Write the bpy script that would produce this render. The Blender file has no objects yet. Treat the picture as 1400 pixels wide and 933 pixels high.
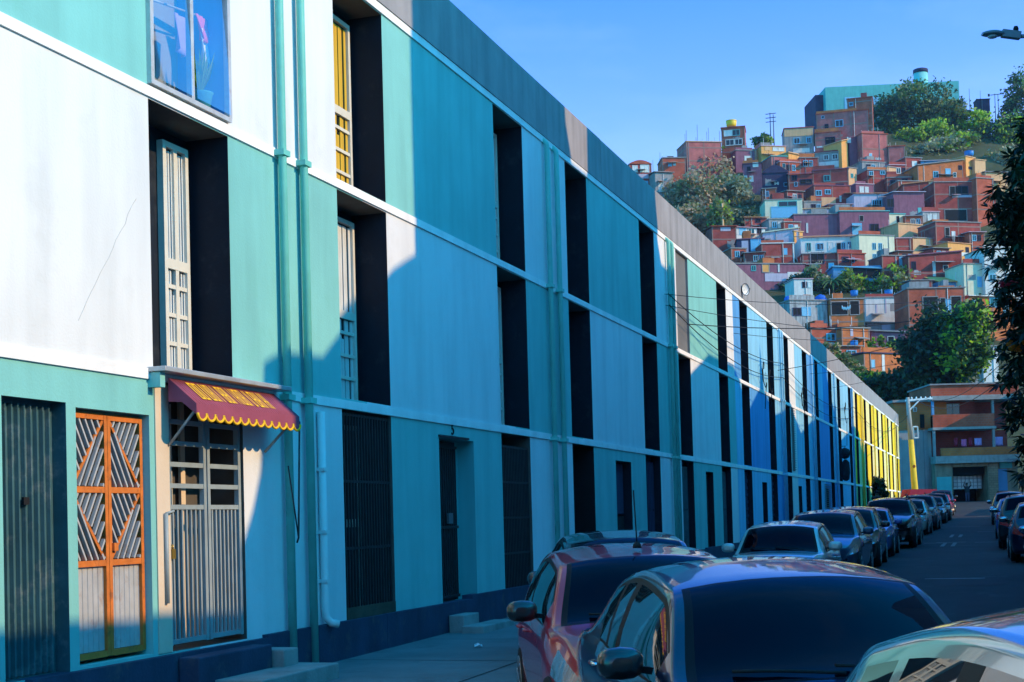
import bpy, bmesh, math, random
import numpy as np
from mathutils import Vector, Matrix
R = math.radians
rng = random.Random(7)
sc = bpy.context.scene
col = sc.collection

# ------------------------------------------------------------------ camera maths
# street frame: +Y runs down the street, the painted facade is the plane x = 0, kerb side is +X
W_, H_, F_ = 1400.0, 933.0, 1944.0
CAM = Vector((7.23, 0.0, 1.57))
YAW, PITCH, ROLL, CY = R(18.8653), R(1.8), 0.027, 650.871
_f0 = Vector((-math.sin(YAW), math.cos(YAW), 0)); _r0 = Vector((math.cos(YAW), math.sin(YAW), 0)); _u0 = Vector((0, 0, 1))
FW = _f0 * math.cos(PITCH) + _u0 * math.sin(PITCH)
_up = _u0 * math.cos(PITCH) - _f0 * math.sin(PITCH)
RT = _r0 * math.cos(ROLL) - _up * math.sin(ROLL)
UP = _up * math.cos(ROLL) + _r0 * math.sin(ROLL)

def ray(px, py):
    return RT * ((px - 700) / F_) + UP * ((CY - py) / F_) + FW
def at(px, py, dist):                       # the point seen at a pixel, dist metres ahead
    return CAM + ray(px, py) * dist
def camxy(X, Z):                            # right / ahead of the camera -> street x, y
    p = CAM + _r0 * X + _f0 * Z
    return p.x, p.y
def road_z(y):
    t = max(0.0, y - 10.0)
    return -0.12 + 0.0138 * t * (t / (t + 6.0)) + 0.022 * max(0.0, min(y, 122) - 88)
def walk_z(y):
    return road_z(y) + 0.12

SUN_AZ, SUN_EL = R(1), R(27)
SUN = Vector((math.cos(SUN_EL) * math.cos(SUN_AZ), math.cos(SUN_EL) * math.sin(SUN_AZ), math.sin(SUN_EL)))

# ------------------------------------------------------------------ object helpers
def link(o, parent=None):
    col.objects.link(o)
    if parent is not None:
        o.parent = parent
    return o
def tag(o, label=None, cat=None, group=None, kind=None):
    if label: o['label'] = label
    if cat: o['category'] = cat
    if group: o['group'] = group
    if kind: o['kind'] = kind
    return o
def empty(name, loc=(0, 0, 0), rz=0.0):
    o = bpy.data.objects.new(name, None)
    o.empty_display_size = 0.2
    o.location = loc; o.rotation_euler = (0, 0, rz)
    return link(o)

class MB:
    """collects polygons and links them as one mesh object"""
    def __init__(s): s.v = []; s.f = []; s.m = []; s.sm = []
    def quad(s, a, b, c, d, m=0, smooth=False): s.poly((a, b, c, d), m, smooth)
    def poly(s, pts, m=0, smooth=False):
        n = len(s.v); s.v.extend(tuple(p) for p in pts); s.f.append(tuple(range(n, n + len(pts)))); s.m.append(m); s.sm.append(smooth)
    def box(s, x0, x1, y0, y1, z0, z1, m=0):
        n = len(s.v)
        s.v += [(x0, y0, z0), (x1, y0, z0), (x1, y1, z0), (x0, y1, z0), (x0, y0, z1), (x1, y0, z1), (x1, y1, z1), (x0, y1, z1)]
        for q in ((0, 3, 2, 1), (4, 5, 6, 7), (0, 1, 5, 4), (1, 2, 6, 5), (2, 3, 7, 6), (3, 0, 4, 7)):
            s.f.append(tuple(n + i for i in q)); s.m.append(m); s.sm.append(False)
    def prism(s, pts, off, m=0):
        """pts: planar outline, off: extrusion vector"""
        n = len(s.v); k = len(pts); off = Vector(off)
        s.v += [tuple(p) for p in pts] + [tuple(Vector(p) + off) for p in pts]
        s.f.append(tuple(n + i for i in range(k))); s.f.append(tuple(n + k + i for i in reversed(range(k))))
        for i in range(k):
            j = (i + 1) % k
            s.f.append((n + j, n + i, n + k + i, n + k + j))
        s.m += [m] * (k + 2); s.sm += [False] * (k + 2)
    def bar(s, a, b, w, h=None, m=0):
        """square bar from a to b"""
        a, b = Vector(a), Vector(b); h = h or w
        d = (b - a).normalized()
        ref = Vector((0, 0, 1)) if abs(d.z) < .9 else Vector((1, 0, 0))
        x = d.cross(ref).normalized() * (w / 2); y = d.cross(x).normalized() * (h / 2)
        n = len(s.v)
        for p in (a, b):
            s.v += [tuple(p - x - y), tuple(p + x - y), tuple(p + x + y), tuple(p - x + y)]
        for q in ((0, 1, 2, 3), (7, 6, 5, 4), (0, 4, 5, 1), (1, 5, 6, 2), (2, 6, 7, 3), (3, 7, 4, 0)):
            s.f.append(tuple(n + i for i in q)); s.m.append(m); s.sm.append(False)
    def tube(s, pts, r, n=10, m=0, caps=True):
        pts = [Vector(p) for p in pts]; rr = r if isinstance(r, (list, tuple)) else [r] * len(pts)
        base = len(s.v); prev = None
        for i, p in enumerate(pts):
            d = (pts[min(i + 1, len(pts) - 1)] - pts[max(i - 1, 0)]).normalized()
            if prev is None:
                ref = Vector((0, 0, 1)) if abs(d.z) < .9 else Vector((1, 0, 0))
                x = d.cross(ref).normalized()
            else:
                x = (prev - d * prev.dot(d)).normalized()
            prev = x; y = d.cross(x)
            for k in range(n):
                a = 2 * math.pi * k / n
                s.v.append(tuple(p + (x * math.cos(a) + y * math.sin(a)) * rr[i]))
        for i in range(len(pts) - 1):
            for k in range(n):
                k2 = (k + 1) % n
                s.f.append((base + i * n + k, base + i * n + k2, base + (i + 1) * n + k2, base + (i + 1) * n + k)); s.m.append(m); s.sm.append(True)
        if caps:
            s.f.append(tuple(base + k for k in reversed(range(n)))); s.m.append(m); s.sm.append(False)
            e = base + (len(pts) - 1) * n
            s.f.append(tuple(e + k for k in range(n))); s.m.append(m); s.sm.append(False)
    def lathe(s, prof, c=(0, 0, 0), n=20, m=0, ax='z'):
        """prof: (radius, height) pairs about an axis through c"""
        base = len(s.v); c = Vector(c)
        for r, h in prof:
            for k in range(n):
                a = 2 * math.pi * k / n; p, q = r * math.cos(a), r * math.sin(a)
                s.v.append(tuple(c + (Vector((p, q, h)) if ax == 'z' else Vector((h, p, q)) if ax == 'x' else Vector((q, h, p)))))
        for i in range(len(prof) - 1):
            for k in range(n):
                k2 = (k + 1) % n
                s.f.append((base + i * n + k, base + i * n + k2, base + (i + 1) * n + k2, base + (i + 1) * n + k)); s.m.append(m); s.sm.append(True)
        s.f.append(tuple(base + k for k in reversed(range(n)))); s.m.append(m); s.sm.append(False)
        e = base + (len(prof) - 1) * n
        s.f.append(tuple(e + k for k in range(n))); s.m.append(m); s.sm.append(False)
    def build(s, name, mats, parent=None, bevel=0.0, loc=None):
        me = bpy.data.meshes.new(name)
        me.from_pydata(s.v, [], s.f)
        mats = mats if isinstance(mats, (list, tuple)) else [mats]
        for m in mats: me.materials.append(m)
        me.polygons.foreach_set('material_index', s.m); me.polygons.foreach_set('use_smooth', s.sm)
        me.update()
        o = bpy.data.objects.new(name, me)
        if loc: o.location = loc
        link(o, parent)
        if bevel:
            b = o.modifiers.new('bevel', 'BEVEL'); b.width = bevel; b.segments = 2; b.limit_method = 'ANGLE'; b.angle_limit = R(40)
        return o

# ------------------------------------------------------------------ materials
def mat(name, c, rough=.8, var=.1, scale=3.0, bump=.0, spec=.3, metal=0.0, coat=0.0, streak=0.0, dirt=None, dirt_amt=0.0, bscale=None, alpha=None):
    m = bpy.data.materials.new(name); m.use_nodes = True
    nt = m.node_tree; N = nt.nodes; L = nt.links; p = N['Principled BSDF']
    p.inputs['Roughness'].default_value = rough; p.inputs['Metallic'].default_value = metal
    p.inputs['Specular IOR Level'].default_value = spec; p.inputs['Coat Weight'].default_value = coat; p.inputs['Coat Roughness'].default_value = .03
    p.inputs['Base Color'].default_value = (*c, 1)
    if var or streak or dirt:
        tc = N.new('ShaderNodeTexCoord'); nz = N.new('ShaderNodeTexNoise'); nz.inputs['Scale'].default_value = scale; nz.inputs['Detail'].default_value = 6
        nz.inputs['Roughness'].default_value = .6
        L.new(tc.outputs['Object'], nz.inputs['Vector'])
        rp = N.new('ShaderNodeMapRange'); rp.inputs['From Min'].default_value = .3; rp.inputs['From Max'].default_value = .7
        rp.inputs['To Min'].default_value = 1 - var; rp.inputs['To Max'].default_value = 1 + var * .6
        L.new(nz.outputs['Fac'], rp.inputs['Value'])
        mx = N.new('ShaderNodeMix'); mx.data_type = 'RGBA'; mx.blend_type = 'MULTIPLY'; mx.inputs['Factor'].default_value = 1
        mx.inputs['A'].default_value = (*c, 1)
        L.new(rp.outputs['Result'], mx.inputs['B']); out = mx.outputs['Result']
        if streak:
            mp = N.new('ShaderNodeMapping'); mp.inputs['Scale'].default_value = (1.7, 1.7, .22); L.new(tc.outputs['Object'], mp.inputs['Vector'])
            n2 = N.new('ShaderNodeTexNoise'); n2.inputs['Scale'].default_value = 1.6; n2.inputs['Detail'].default_value = 5; L.new(mp.outputs['Vector'], n2.inputs['Vector'])
            r2 = N.new('ShaderNodeMapRange'); r2.inputs['From Min'].default_value = .42; r2.inputs['From Max'].default_value = .75
            r2.inputs['To Min'].default_value = 1; r2.inputs['To Max'].default_value = 1 - streak
            L.new(n2.outputs['Fac'], r2.inputs['Value'])
            m2 = N.new('ShaderNodeMix'); m2.data_type = 'RGBA'; m2.blend_type = 'MULTIPLY'; m2.inputs['Factor'].default_value = 1
            L.new(out, m2.inputs['A']); L.new(r2.outputs['Result'], m2.inputs['B']); out = m2.outputs['Result']
        if dirt:
            n3 = N.new('ShaderNodeTexNoise'); n3.inputs['Scale'].default_value = scale * .7 + 1; n3.inputs['Detail'].default_value = 9; n3.inputs['Roughness'].default_value = .7
            L.new(tc.outputs['Object'], n3.inputs['Vector'])
            r3 = N.new('ShaderNodeMapRange'); r3.inputs['From Min'].default_value = .55; r3.inputs['From Max'].default_value = .68
            r3.inputs['To Min'].default_value = 0; r3.inputs['To Max'].default_value = dirt_amt
            L.new(n3.outputs['Fac'], r3.inputs['Value'])
            m3 = N.new('ShaderNodeMix'); m3.data_type = 'RGBA'; L.new(r3.outputs['Result'], m3.inputs['Factor'])
            L.new(out, m3.inputs['A']); m3.inputs['B'].default_value = (*dirt, 1); out = m3.outputs['Result']
        L.new(out, p.inputs['Base Color'])
        if bump:
            bp = N.new('ShaderNodeBump'); bp.inputs['Strength'].default_value = bump; bp.inputs['Distance'].default_value = .02
            nb = N.new('ShaderNodeTexNoise'); nb.inputs['Scale'].default_value = bscale or scale * 12; nb.inputs['Detail'].default_value = 6
            L.new(tc.outputs['Object'], nb.inputs['Vector']); L.new(nb.outputs['Fac'], bp.inputs['Height']); L.new(bp.outputs['Normal'], p.inputs['Normal'])
    return m

def brick_mat(name, c1, c2, mortar, sx=.30, sz=.2, dirt=.35):
    m = bpy.data.materials.new(name); m.use_nodes = True
    nt = m.node_tree; N = nt.nodes; L = nt.links; p = N['Principled BSDF']; p.inputs['Roughness'].default_value = .9; p.inputs['Specular IOR Level'].default_value = .15
    tc = N.new('ShaderNodeTexCoord'); sp = N.new('ShaderNodeSeparateXYZ'); L.new(tc.outputs['Object'], sp.inputs['Vector'])
    ad = N.new('ShaderNodeMath'); L.new(sp.outputs['X'], ad.inputs[0]); L.new(sp.outputs['Y'], ad.inputs[1])
    cb = N.new('ShaderNodeCombineXYZ'); L.new(ad.outputs[0], cb.inputs['X']); L.new(sp.outputs['Z'], cb.inputs['Y'])
    b = N.new('ShaderNodeTexBrick'); b.inputs['Color1'].default_value = (*c1, 1); b.inputs['Color2'].default_value = (*c2, 1); b.inputs['Mortar'].default_value = (*mortar, 1)
    b.inputs['Scale'].default_value = 1; b.inputs['Brick Width'].default_value = sx; b.inputs['Row Height'].default_value = sz; b.inputs['Mortar Size'].default_value = .016
    L.new(cb.outputs['Vector'], b.inputs['Vector'])
    nz = N.new('ShaderNodeTexNoise'); nz.inputs['Scale'].default_value = .6; nz.inputs['Detail'].default_value = 7; L.new(tc.outputs['Object'], nz.inputs['Vector'])
    r = N.new('ShaderNodeMapRange'); r.inputs['From Min'].default_value = .35; r.inputs['From Max'].default_value = .7; r.inputs['To Min'].default_value = 1.12; r.inputs['To Max'].default_value = 1 - dirt
    L.new(nz.outputs['Fac'], r.inputs['Value'])
    mx = N.new('ShaderNodeMix'); mx.data_type = 'RGBA'; mx.blend_type = 'MULTIPLY'; mx.inputs['Factor'].default_value = 1
    L.new(b.outputs['Color'], mx.inputs['A']); L.new(r.outputs['Result'], mx.inputs['B']); L.new(mx.outputs['Result'], p.inputs['Base Color'])
    return m

M = {}
M['white'] = mat('white_plaster', (.72, .74, .74), .85, .05, .7, .14, .2, streak=.14, dirt=(.56, .58, .57), dirt_amt=.35, bscale=40)
M['mint'] = mat('mint_plaster', (.21, .54, .51), .85, .08, .9, .14, .2, streak=.16, dirt=(.17, .47, .40), dirt_amt=.4, bscale=40)
M['band'] = mat('white_band', (.84, .84, .82), .8, .08, 2, .1, .2, streak=.12)
M['parapet'] = mat('grey_parapet', (.32, .31, .315), .85, .12, 1.2, .15, .2, streak=.28)
M['plinth'] = mat('navy_plinth', (.035, .055, .10), .7, .25, 2.5, .2, .25, streak=.3, dirt=(.12, .11, .10), dirt_amt=.5)
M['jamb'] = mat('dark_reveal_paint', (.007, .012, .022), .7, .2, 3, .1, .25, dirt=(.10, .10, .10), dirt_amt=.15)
M['soffit'] = mat('soffit_lit_grey', (.10, .10, .095), .8, .2, 3, .1, .2)  # lighter than the jambs: light from below put into the soffit colour
M['blue'] = mat('sky_blue_plaster', (.24, .56, .78), .85, .07, .8, .1, .2, streak=.22)
M['blue2'] = mat('mid_blue_plaster_and_sky_tint', (.10, .34, .68), .85, .07, .8, .1, .2, streak=.22)
M['pale'] = mat('pale_pink_plaster', (.70, .62, .60), .85, .07, .8, .1, .2, streak=.22)
M['yellow'] = mat('yellow_plaster', (.86, .62, .03), .85, .07, .8, .1, .2, streak=.18)
M['yellow2'] = mat('pale_yellow_plaster', (.84, .74, .34), .85, .07, .8, .1, .2, streak=.18)
M['green'] = mat('green_plaster', (.30, .50, .22), .85, .07, .8, .1, .2, streak=.18)
M['rear'] = mat('grey_render', (.30, .30, .29), .9, .12, 1, .1, .2)
M['wall_line'] = mat('thin_line_grey', (.50, .50, .50), .9, .1, 3)
M['pipe'] = mat('mint_pipe_paint', (.15, .56, .48), .55, .12, 3, .0, .4, streak=.15)
M['bluepipe'] = mat('blue_pipe_paint', (.28, .60, .80), .55, .12, 3, .0, .4, streak=.15)
M['ypipe'] = mat('yellow_pipe_paint', (.82, .66, .12), .55, .12, 3, .0, .4, streak=.15)
M['pvc'] = mat('white_plastic', (.72, .72, .70), .45, .06, 4, 0, .4)
M['metal'] = mat('grey_metal', (.22, .23, .24), .45, .15, 5, 0, .5, metal=.6)
M['darkmetal'] = mat('dark_iron', (.035, .035, .038), .55, .25, 6, .1, .4, metal=.3)
M['greymetal'] = mat('grey_painted_iron', (.30, .36, .37), .5, .15, 5, .05, .4, streak=.15)
M['winframe'] = mat('cream_window_frame', (.68, .65, .56), .5, .1, 5, 0, .4)
M['curtain'] = mat('white_curtain', (.62, .64, .62), .9, .1, 3)
M['ycurtain'] = mat('yellow_curtain', (.62, .38, .04), .9, .1, 3)
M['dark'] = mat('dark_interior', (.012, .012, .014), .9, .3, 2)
M['interior'] = mat('dim_room', (.10, .09, .08), .9, .3, 2)
M['rust'] = mat('orange_rusty_iron', (.60, .17, .03), .7, .25, 7, .2, .3, dirt=(.20, .07, .03), dirt_amt=.8)
M['galv'] = mat('weathered_zinc_sheet', (.42, .46, .48), .45, .2, 3, .1, .4, metal=.35, dirt=(.16, .17, .19), dirt_amt=.6)
M['silverbar'] = mat('silver_painted_bar', (.55, .56, .56), .45, .15, 6, .05, .5, metal=.3, dirt=(.35, .12, .04), dirt_amt=.35)
M['tealmetal'] = mat('teal_sheet_metal', (.05, .13, .15), .5, .2, 4, .1, .4, metal=.2, dirt=(.45, .45, .43), dirt_amt=.25)
M['cream'] = mat('cream_plaster', (.66, .55, .42), .85, .08, 2, .1, .2)
M['concrete'] = mat('grey_concrete', (.32, .31, .29), .9, .2, 2.5, .25, .2, streak=.2, dirt=(.14, .13, .12), dirt_amt=.5)
M['maroon'] = mat('maroon_canvas', (.30, .075, .12), .85, .12, 4, .15, .15)
M['lettering'] = mat('yellow_lettering', (.88, .50, .02), .8, .08, 6)
M['brass'] = mat('brass', (.62, .40, .08), .35, .1, 5, 0, .5, metal=.8)
M['asphalt'] = mat('asphalt', (.032, .033, .036), .85, .25, .35, .35, .25, dirt=(.075, .075, .076), dirt_amt=.6, bscale=60)
M['pavement'] = mat('pavement_concrete', (.17, .18, .18), .9, .22, .8, .3, .2, dirt=(.09, .09, .09), dirt_amt=.6, bscale=30)
M['kerb'] = mat('kerb_stone', (.34, .34, .33), .9, .2, 2, .25, .2)
M['paint'] = mat('worn_road_paint', (.17, .17, .17), .8, .3, 2, 0, .2, dirt=(.04, .04, .04), dirt_amt=.8)
M['ground'] = mat('bare_earth', (.10, .085, .06), .95, .3, .25, .3, .1, dirt=(.05, .07, .03), dirt_amt=.9)
M['hill'] = mat('scrubby_hillside', (.07, .075, .035), .95, .4, .12, .4, .1, dirt=(.16, .08, .05), dirt_amt=.8)
M['rubber'] = mat('black_rubber', (.012, .012, .013), .75, .15, 8, 0, .3)
M['trim'] = mat('black_plastic_trim', (.006, .006, .007), .45, .1, 8, 0, .12)
M['rim'] = mat('alloy_rim', (.45, .46, .47), .3, .1, 8, 0, .5, metal=.8)
M['chrome'] = mat('chrome', (.75, .76, .78), .08, 0, 1, 0, .5, metal=1)
M['amber'] = mat('amber_lens', (.85, .22, .01), .15, .05, 8, 0, .6, coat=.6)
M['redlens'] = mat('red_lens', (.60, .02, .01), .15, .05, 8, 0, .6, coat=.6)
M['orangelens'] = mat('bright_orange_lens', (.95, .16, .02), .15, .05, 8, 0, .6, coat=.6)
M['plate'] = mat('plain_plate', (.45, .46, .47), .4, .05, 5, 0, .4)
M['bark'] = mat('bark', (.10, .075, .055), .95, .3, 3, .4, .1)
M['tank'] = mat('blue_plastic_tank', (.02, .17, .50), .4, .08, 3, 0, .4)
M['ytank'] = mat('yellow_tank', (.80, .52, .02), .5, .08, 3, 0, .4)
M['pole'] = mat('grey_concrete_pole', (.36, .35, .32), .85, .12, 2, .1, .2, streak=.2)
M['ypole'] = mat('yellow_painted_concrete', (.80, .52, .05), .85, .12, 2, .1, .2, streak=.2)
M['cable'] = mat('black_cable', (.010, .010, .012), .6, 0, 1)
M['lampgrey'] = mat('grey_lamp_housing', (.16, .19, .21), .45, .08, 4, 0, .5, metal=.3)
M['lens'] = mat('frosted_lens', (.30, .32, .33), .2, .05, 5, 0, .5)

def glass_mat(name, c, rough=.03, ior=1.5, coat=0.0):
    m = bpy.data.materials.new(name); m.use_nodes = True
    p = m.node_tree.nodes['Principled BSDF']
    p.inputs['Base Color'].default_value = (*c, 1); p.inputs['Roughness'].default_value = rough; p.inputs['IOR'].default_value = ior
    p.inputs['Specular IOR Level'].default_value = .5; p.inputs['Coat Weight'].default_value = coat
    N = m.node_tree.nodes; L = m.node_tree.links
    tc = N.new('ShaderNodeTexCoord'); nz = N.new('ShaderNodeTexNoise'); nz.inputs['Scale'].default_value = 1.3; L.new(tc.outputs['Object'], nz.inputs['Vector'])
    bp = N.new('ShaderNodeBump'); bp.inputs['Strength'].default_value = .02; bp.inputs['Distance'].default_value = .02; L.new(nz.outputs['Fac'], bp.inputs['Height']); L.new(bp.outputs['Normal'], p.inputs['Normal'])
    return m
M['glass'] = glass_mat('dark_window_glass', (.015, .02, .025), .04, 1.55)
M['carglass'] = glass_mat('tinted_car_glass', (.002, .002, .005), .02, 1.22)
M['carglass'].node_tree.nodes['Principled BSDF'].inputs['Specular Tint'].default_value = (.4, .45, 1, 1)
M['carside'] = glass_mat('car_side_glass', (.012, .018, .02), .015, 2.3)
def clear_glass(name, refl):
    m = bpy.data.materials.new(name); m.use_nodes = True
    N = m.node_tree.nodes; L = m.node_tree.links
    for n in list(N): N.remove(n)
    o = N.new('ShaderNodeOutputMaterial'); mx = N.new('ShaderNodeMixShader'); tr = N.new('ShaderNodeBsdfTransparent'); gl = N.new('ShaderNodeBsdfGlossy')
    tr.inputs['Color'].default_value = (.92, .96, .98, 1); gl.inputs['Roughness'].default_value = .02; gl.inputs['Color'].default_value = (.9, .95, 1, 1)
    fw_ = N.new('ShaderNodeLayerWeight'); fw_.inputs['Blend'].default_value = .5; lw = N.new('ShaderNodeMapRange'); lw.inputs['To Min'].default_value = refl; lw.inputs['From Min'].default_value = .25; lw.inputs['To Max'].default_value = .62; L.new(fw_.outputs['Facing'], lw.inputs['Value'])
    L.new(lw.outputs['Result'], mx.inputs['Fac']); L.new(tr.outputs[0], mx.inputs[1]); L.new(gl.outputs[0], mx.inputs[2]); L.new(mx.outputs[0], o.inputs['Surface'])
    return m
M['clear'] = clear_glass('mirrored_window_glass', .12)
def light_glass():
    m = mat('headlight_glass', (.35, .40, .42), .08, .35, 14, .5, .6, metal=.55, coat=1.0, bscale=18)
    return m
M['headlight'] = light_glass()

def leaf_mat(name, c, tr=.25, var=.4, scale=.5):
    m = mat(name, c, .55, var, scale, 0, .35)
    p = m.node_tree.nodes['Principled BSDF']
    N = m.node_tree.nodes; L = m.node_tree.links
    o = N['Material Output']; t = N.new('ShaderNodeBsdfTranslucent'); mx = N.new('ShaderNodeMixShader'); mx.inputs['Fac'].default_value = tr
    t.inputs['Color'].default_value = (min(1, c[0] * 1.6), min(1, c[1] * 1.7), c[2], 1)
    L.new(p.outputs[0], mx.inputs[1]); L.new(t.outputs[0], mx.inputs[2]); L.new(mx.outputs[0], o.inputs['Surface'])
    return m
M['leaf_dark'] = leaf_mat('dark_green_leaf', (.014, .026, .012), .12, .4, 1.0)
M['leaf'] = leaf_mat('green_leaf', (.10, .17, .04), .3)
M['leaf_lime'] = leaf_mat('lime_leaf', (.30, .42, .04), .4)
M['leaf_deep'] = leaf_mat('deep_green_leaf', (.03, .062, .027))
M['leaf_olive'] = leaf_mat('olive_leaf', (.20, .20, .08))
M['leaf_dry'] = leaf_mat('dry_brown_leaf', (.46, .30, .20))
M['leaf_grey'] = leaf_mat('grey_green_leaf', (.28, .28, .19))
M['petal'] = leaf_mat('orange_petal', (.75, .20, .02))
M['petal_red'] = leaf_mat('red_petal', (.60, .03, .06))

# hill wall colours
M['b_red'] = brick_mat('red_block_wall', (.52, .105, .055), (.45, .085, .045), (.38, .13, .09))
M['b_maroon'] = brick_mat('maroon_block_wall', (.40, .07, .055), (.33, .058, .048), (.30, .09, .075))
M['b_orange'] = brick_mat('orange_block_wall', (.62, .17, .05), (.54, .14, .045), (.42, .17, .09))
M['b_pink'] = brick_mat('pinkish_block_wall', (.54, .14, .125), (.48, .12, .11), (.42, .16, .14))
M['h_purple'] = mat('dull_purple_render', (.27, .10, .14), .9, .2, 1, .1, .2, streak=.25)
M['frame'] = mat('dusty_concrete_frame', (.30, .17, .14), .9, .2, 1, .1, .2)
M['h_grey'] = mat('grey_cement_render', (.30, .28, .28), .9, .2, 1, .1, .2, streak=.3)
M['h_lilac'] = mat('lilac_render', (.48, .42, .52), .9, .12, 1, .1, .2, streak=.2)
M['h_white'] = mat('whitewashed_render', (.66, .64, .62), .9, .1, 1, .1, .2, streak=.2)
M['h_cream'] = mat('cream_render', (.70, .64, .46), .9, .1, 1, .1, .2, streak=.15)
M['h_peach'] = mat('peach_render_and_sun', (.68, .38, .20), .9, .1, 1, .1, .2, streak=.15)  # also lit wall ends and roofs: warm sun put into the colour
M['h_orange'] = mat('orange_render_and_sun', (.80, .36, .11), .9, .1, 1, .1, .2, streak=.15)  # on side walls in sun, the sunlight's orange is part of this colour
M['h_teal'] = mat('teal_render_and_shade', (.10, .40, .40), .85, .1, 1, .1, .2, streak=.15)
M['h_blue'] = mat('blue_render', (.12, .30, .52), .85, .1, 1, .1, .2, streak=.15)
M['h_navy'] = mat('dark_navy_render', (.055, .045, .09), .9, .2, 1, .1, .2, streak=.2)
M['h_stain'] = mat('mould_stained_render', (.42, .41, .42), .9, .2, 1, .1, .2, streak=.75, dirt=(.08, .08, .08), dirt_amt=.6)
M['h_rooftile'] = mat('clay_roof', (.55, .24, .12), .85, .2, 3, .3, .2)
M['h_fibre'] = mat('fibre_cement_roof', (.30, .27, .26), .9, .2, 2, .2, .2, streak=.2)
M['h_pinkroof'] = mat('faded_pink_roof', (.52, .32, .36), .85, .15, 2, .1, .2)
M['h_bluewin'] = mat('light_blue_shutter', (.16, .42, .62), .6, .1, 3, 0, .3)
M['h_tarp'] = mat('blue_tarp', (.02, .12, .50), .6, .15, 3, .2, .3)
M['roughbrick'] = brick_mat('tan_stone_wall', (.34, .25, .16), (.28, .20, .13), (.20, .15, .11), .4, .2)
M['cloth_white'] = mat('white_cloth', (.72, .72, .74), .9, .1, 6)
M['cloth_pink'] = mat('pink_cloth', (.78, .16, .34), .9, .1, 6)
M['cloth_lilac'] = mat('lilac_cloth', (.45, .32, .62), .9, .1, 6)
M['cloth_red'] = mat('dark_red_cloth', (.35, .03, .06), .9, .1, 6)
M['cloth_dark'] = mat('dark_cloth', (.02, .022, .03), .9, .2, 6)
M['skin'] = mat('brown_skin', (.22, .12, .08), .6, .1, 6)

# ------------------------------------------------------------------ world, sun, camera
w = bpy.data.worlds.new('World'); sc.world = w; w.use_nodes = True
N = w.node_tree.nodes; L = w.node_tree.links
bg = N['Background']; sky = N.new('ShaderNodeTexSky'); sky.sky_type = 'NISHITA'; sky.sun_disc = False
sky.sun_elevation = SUN_EL; sky.sun_rotation = R(90) - SUN_AZ; sky.altitude = 700; sky.air_density = 1.0; sky.dust_density = .6; sky.ozone_density = 3.0
tc = N.new('ShaderNodeTexCoord'); sp = N.new('ShaderNodeSeparateXYZ'); L.new(tc.outputs['Generated'], sp.inputs['Vector'])
ramp = N.new('ShaderNodeValToRGB'); L.new(sp.outputs['Z'], ramp.inputs['Fac'])          # low sky down the street
e = ramp.color_ramp.elements
e[0].position = 0.0; e[0].color = (1.55, 1.18, 1.12, 1)
e[1].position = .36; e[1].color = (.30, .70, 1.42, 1)
x = e.new(.62); x.color = (.005, .62, 1.9, 1)
ramp2 = N.new('ShaderNodeValToRGB'); L.new(sp.outputs['Z'], ramp2.inputs['Fac'])        # deeper blue over and behind
e = ramp2.color_ramp.elements
e[0].position = 0.0; e[0].color = (.12, .95, 1.2, 1)
e[1].position = .45; e[1].color = (.004, 1.62, 2.0, 1)
dt = N.new('ShaderNodeVectorMath'); dt.operation = 'DOT_PRODUCT'; L.new(tc.outputs['Generated'], dt.inputs[0]); dt.inputs[1].default_value = tuple(_f0)
az = N.new('ShaderNodeMapRange'); az.inputs['From Min'].default_value = .35; az.inputs['From Max'].default_value = .85; az.interpolation_type = 'SMOOTHSTEP'; L.new(dt.outputs['Value'], az.inputs['Value'])
rm = N.new('ShaderNodeMix'); rm.data_type = 'RGBA'; L.new(az.outputs['Result'], rm.inputs['Factor']); L.new(ramp2.outputs['Color'], rm.inputs['A']); L.new(ramp.outputs['Color'], rm.inputs['B'])
# added tint low in the unseen sky behind the camera: fill for hill fronts
ab = N.new('ShaderNodeMapRange'); ab.inputs['From Min'].default_value = -.78; ab.inputs['From Max'].default_value = -.96; ab.interpolation_type = 'SMOOTHSTEP'; L.new(dt.outputs['Value'], ab.inputs['Value'])
rb = N.new('ShaderNodeMix'); rb.data_type = 'RGBA'; L.new(ab.outputs['Result'], rb.inputs['Factor']); L.new(rm.outputs['Result'], rb.inputs['A']); rb.inputs['B'].default_value = (.60, .85, 1.15, 1); rm = rb
mul = N.new('ShaderNodeMix'); mul.data_type = 'RGBA'; mul.blend_type = 'MULTIPLY'; mul.inputs['Factor'].default_value = 1
L.new(sky.outputs['Color'], mul.inputs['A']); L.new(rm.outputs['Result'], mul.inputs['B'])
# thin high cloud
mp = N.new('ShaderNodeMapping'); mp.inputs['Scale'].default_value = (1.6, 1.6, 5); L.new(tc.outputs['Generated'], mp.inputs['Vector'])
nz = N.new('ShaderNodeTexNoise'); nz.inputs['Scale'].default_value = 2.2; nz.inputs['Detail'].default_value = 8; nz.inputs['Roughness'].default_value = .55; L.new(mp.outputs['Vector'], nz.inputs['Vector'])
cr = N.new('ShaderNodeMapRange'); cr.inputs['From Min'].default_value = .50; cr.inputs['From Max'].default_value = .80; cr.inputs['To Min'].default_value = 0; cr.inputs['To Max'].default_value = .30
L.new(nz.outputs['Fac'], cr.inputs['Value'])
cm = N.new('ShaderNodeMix'); cm.data_type = 'RGBA'; L.new(cr.outputs['Result'], cm.inputs['Factor']); L.new(mul.outputs['Result'], cm.inputs['A']); cm.inputs['B'].default_value = (2.2, 3.2, 4.2, 1)
L.new(cm.outputs['Result'], bg.inputs['Color'])
bg.inputs['Strength'].default_value = .15

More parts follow.
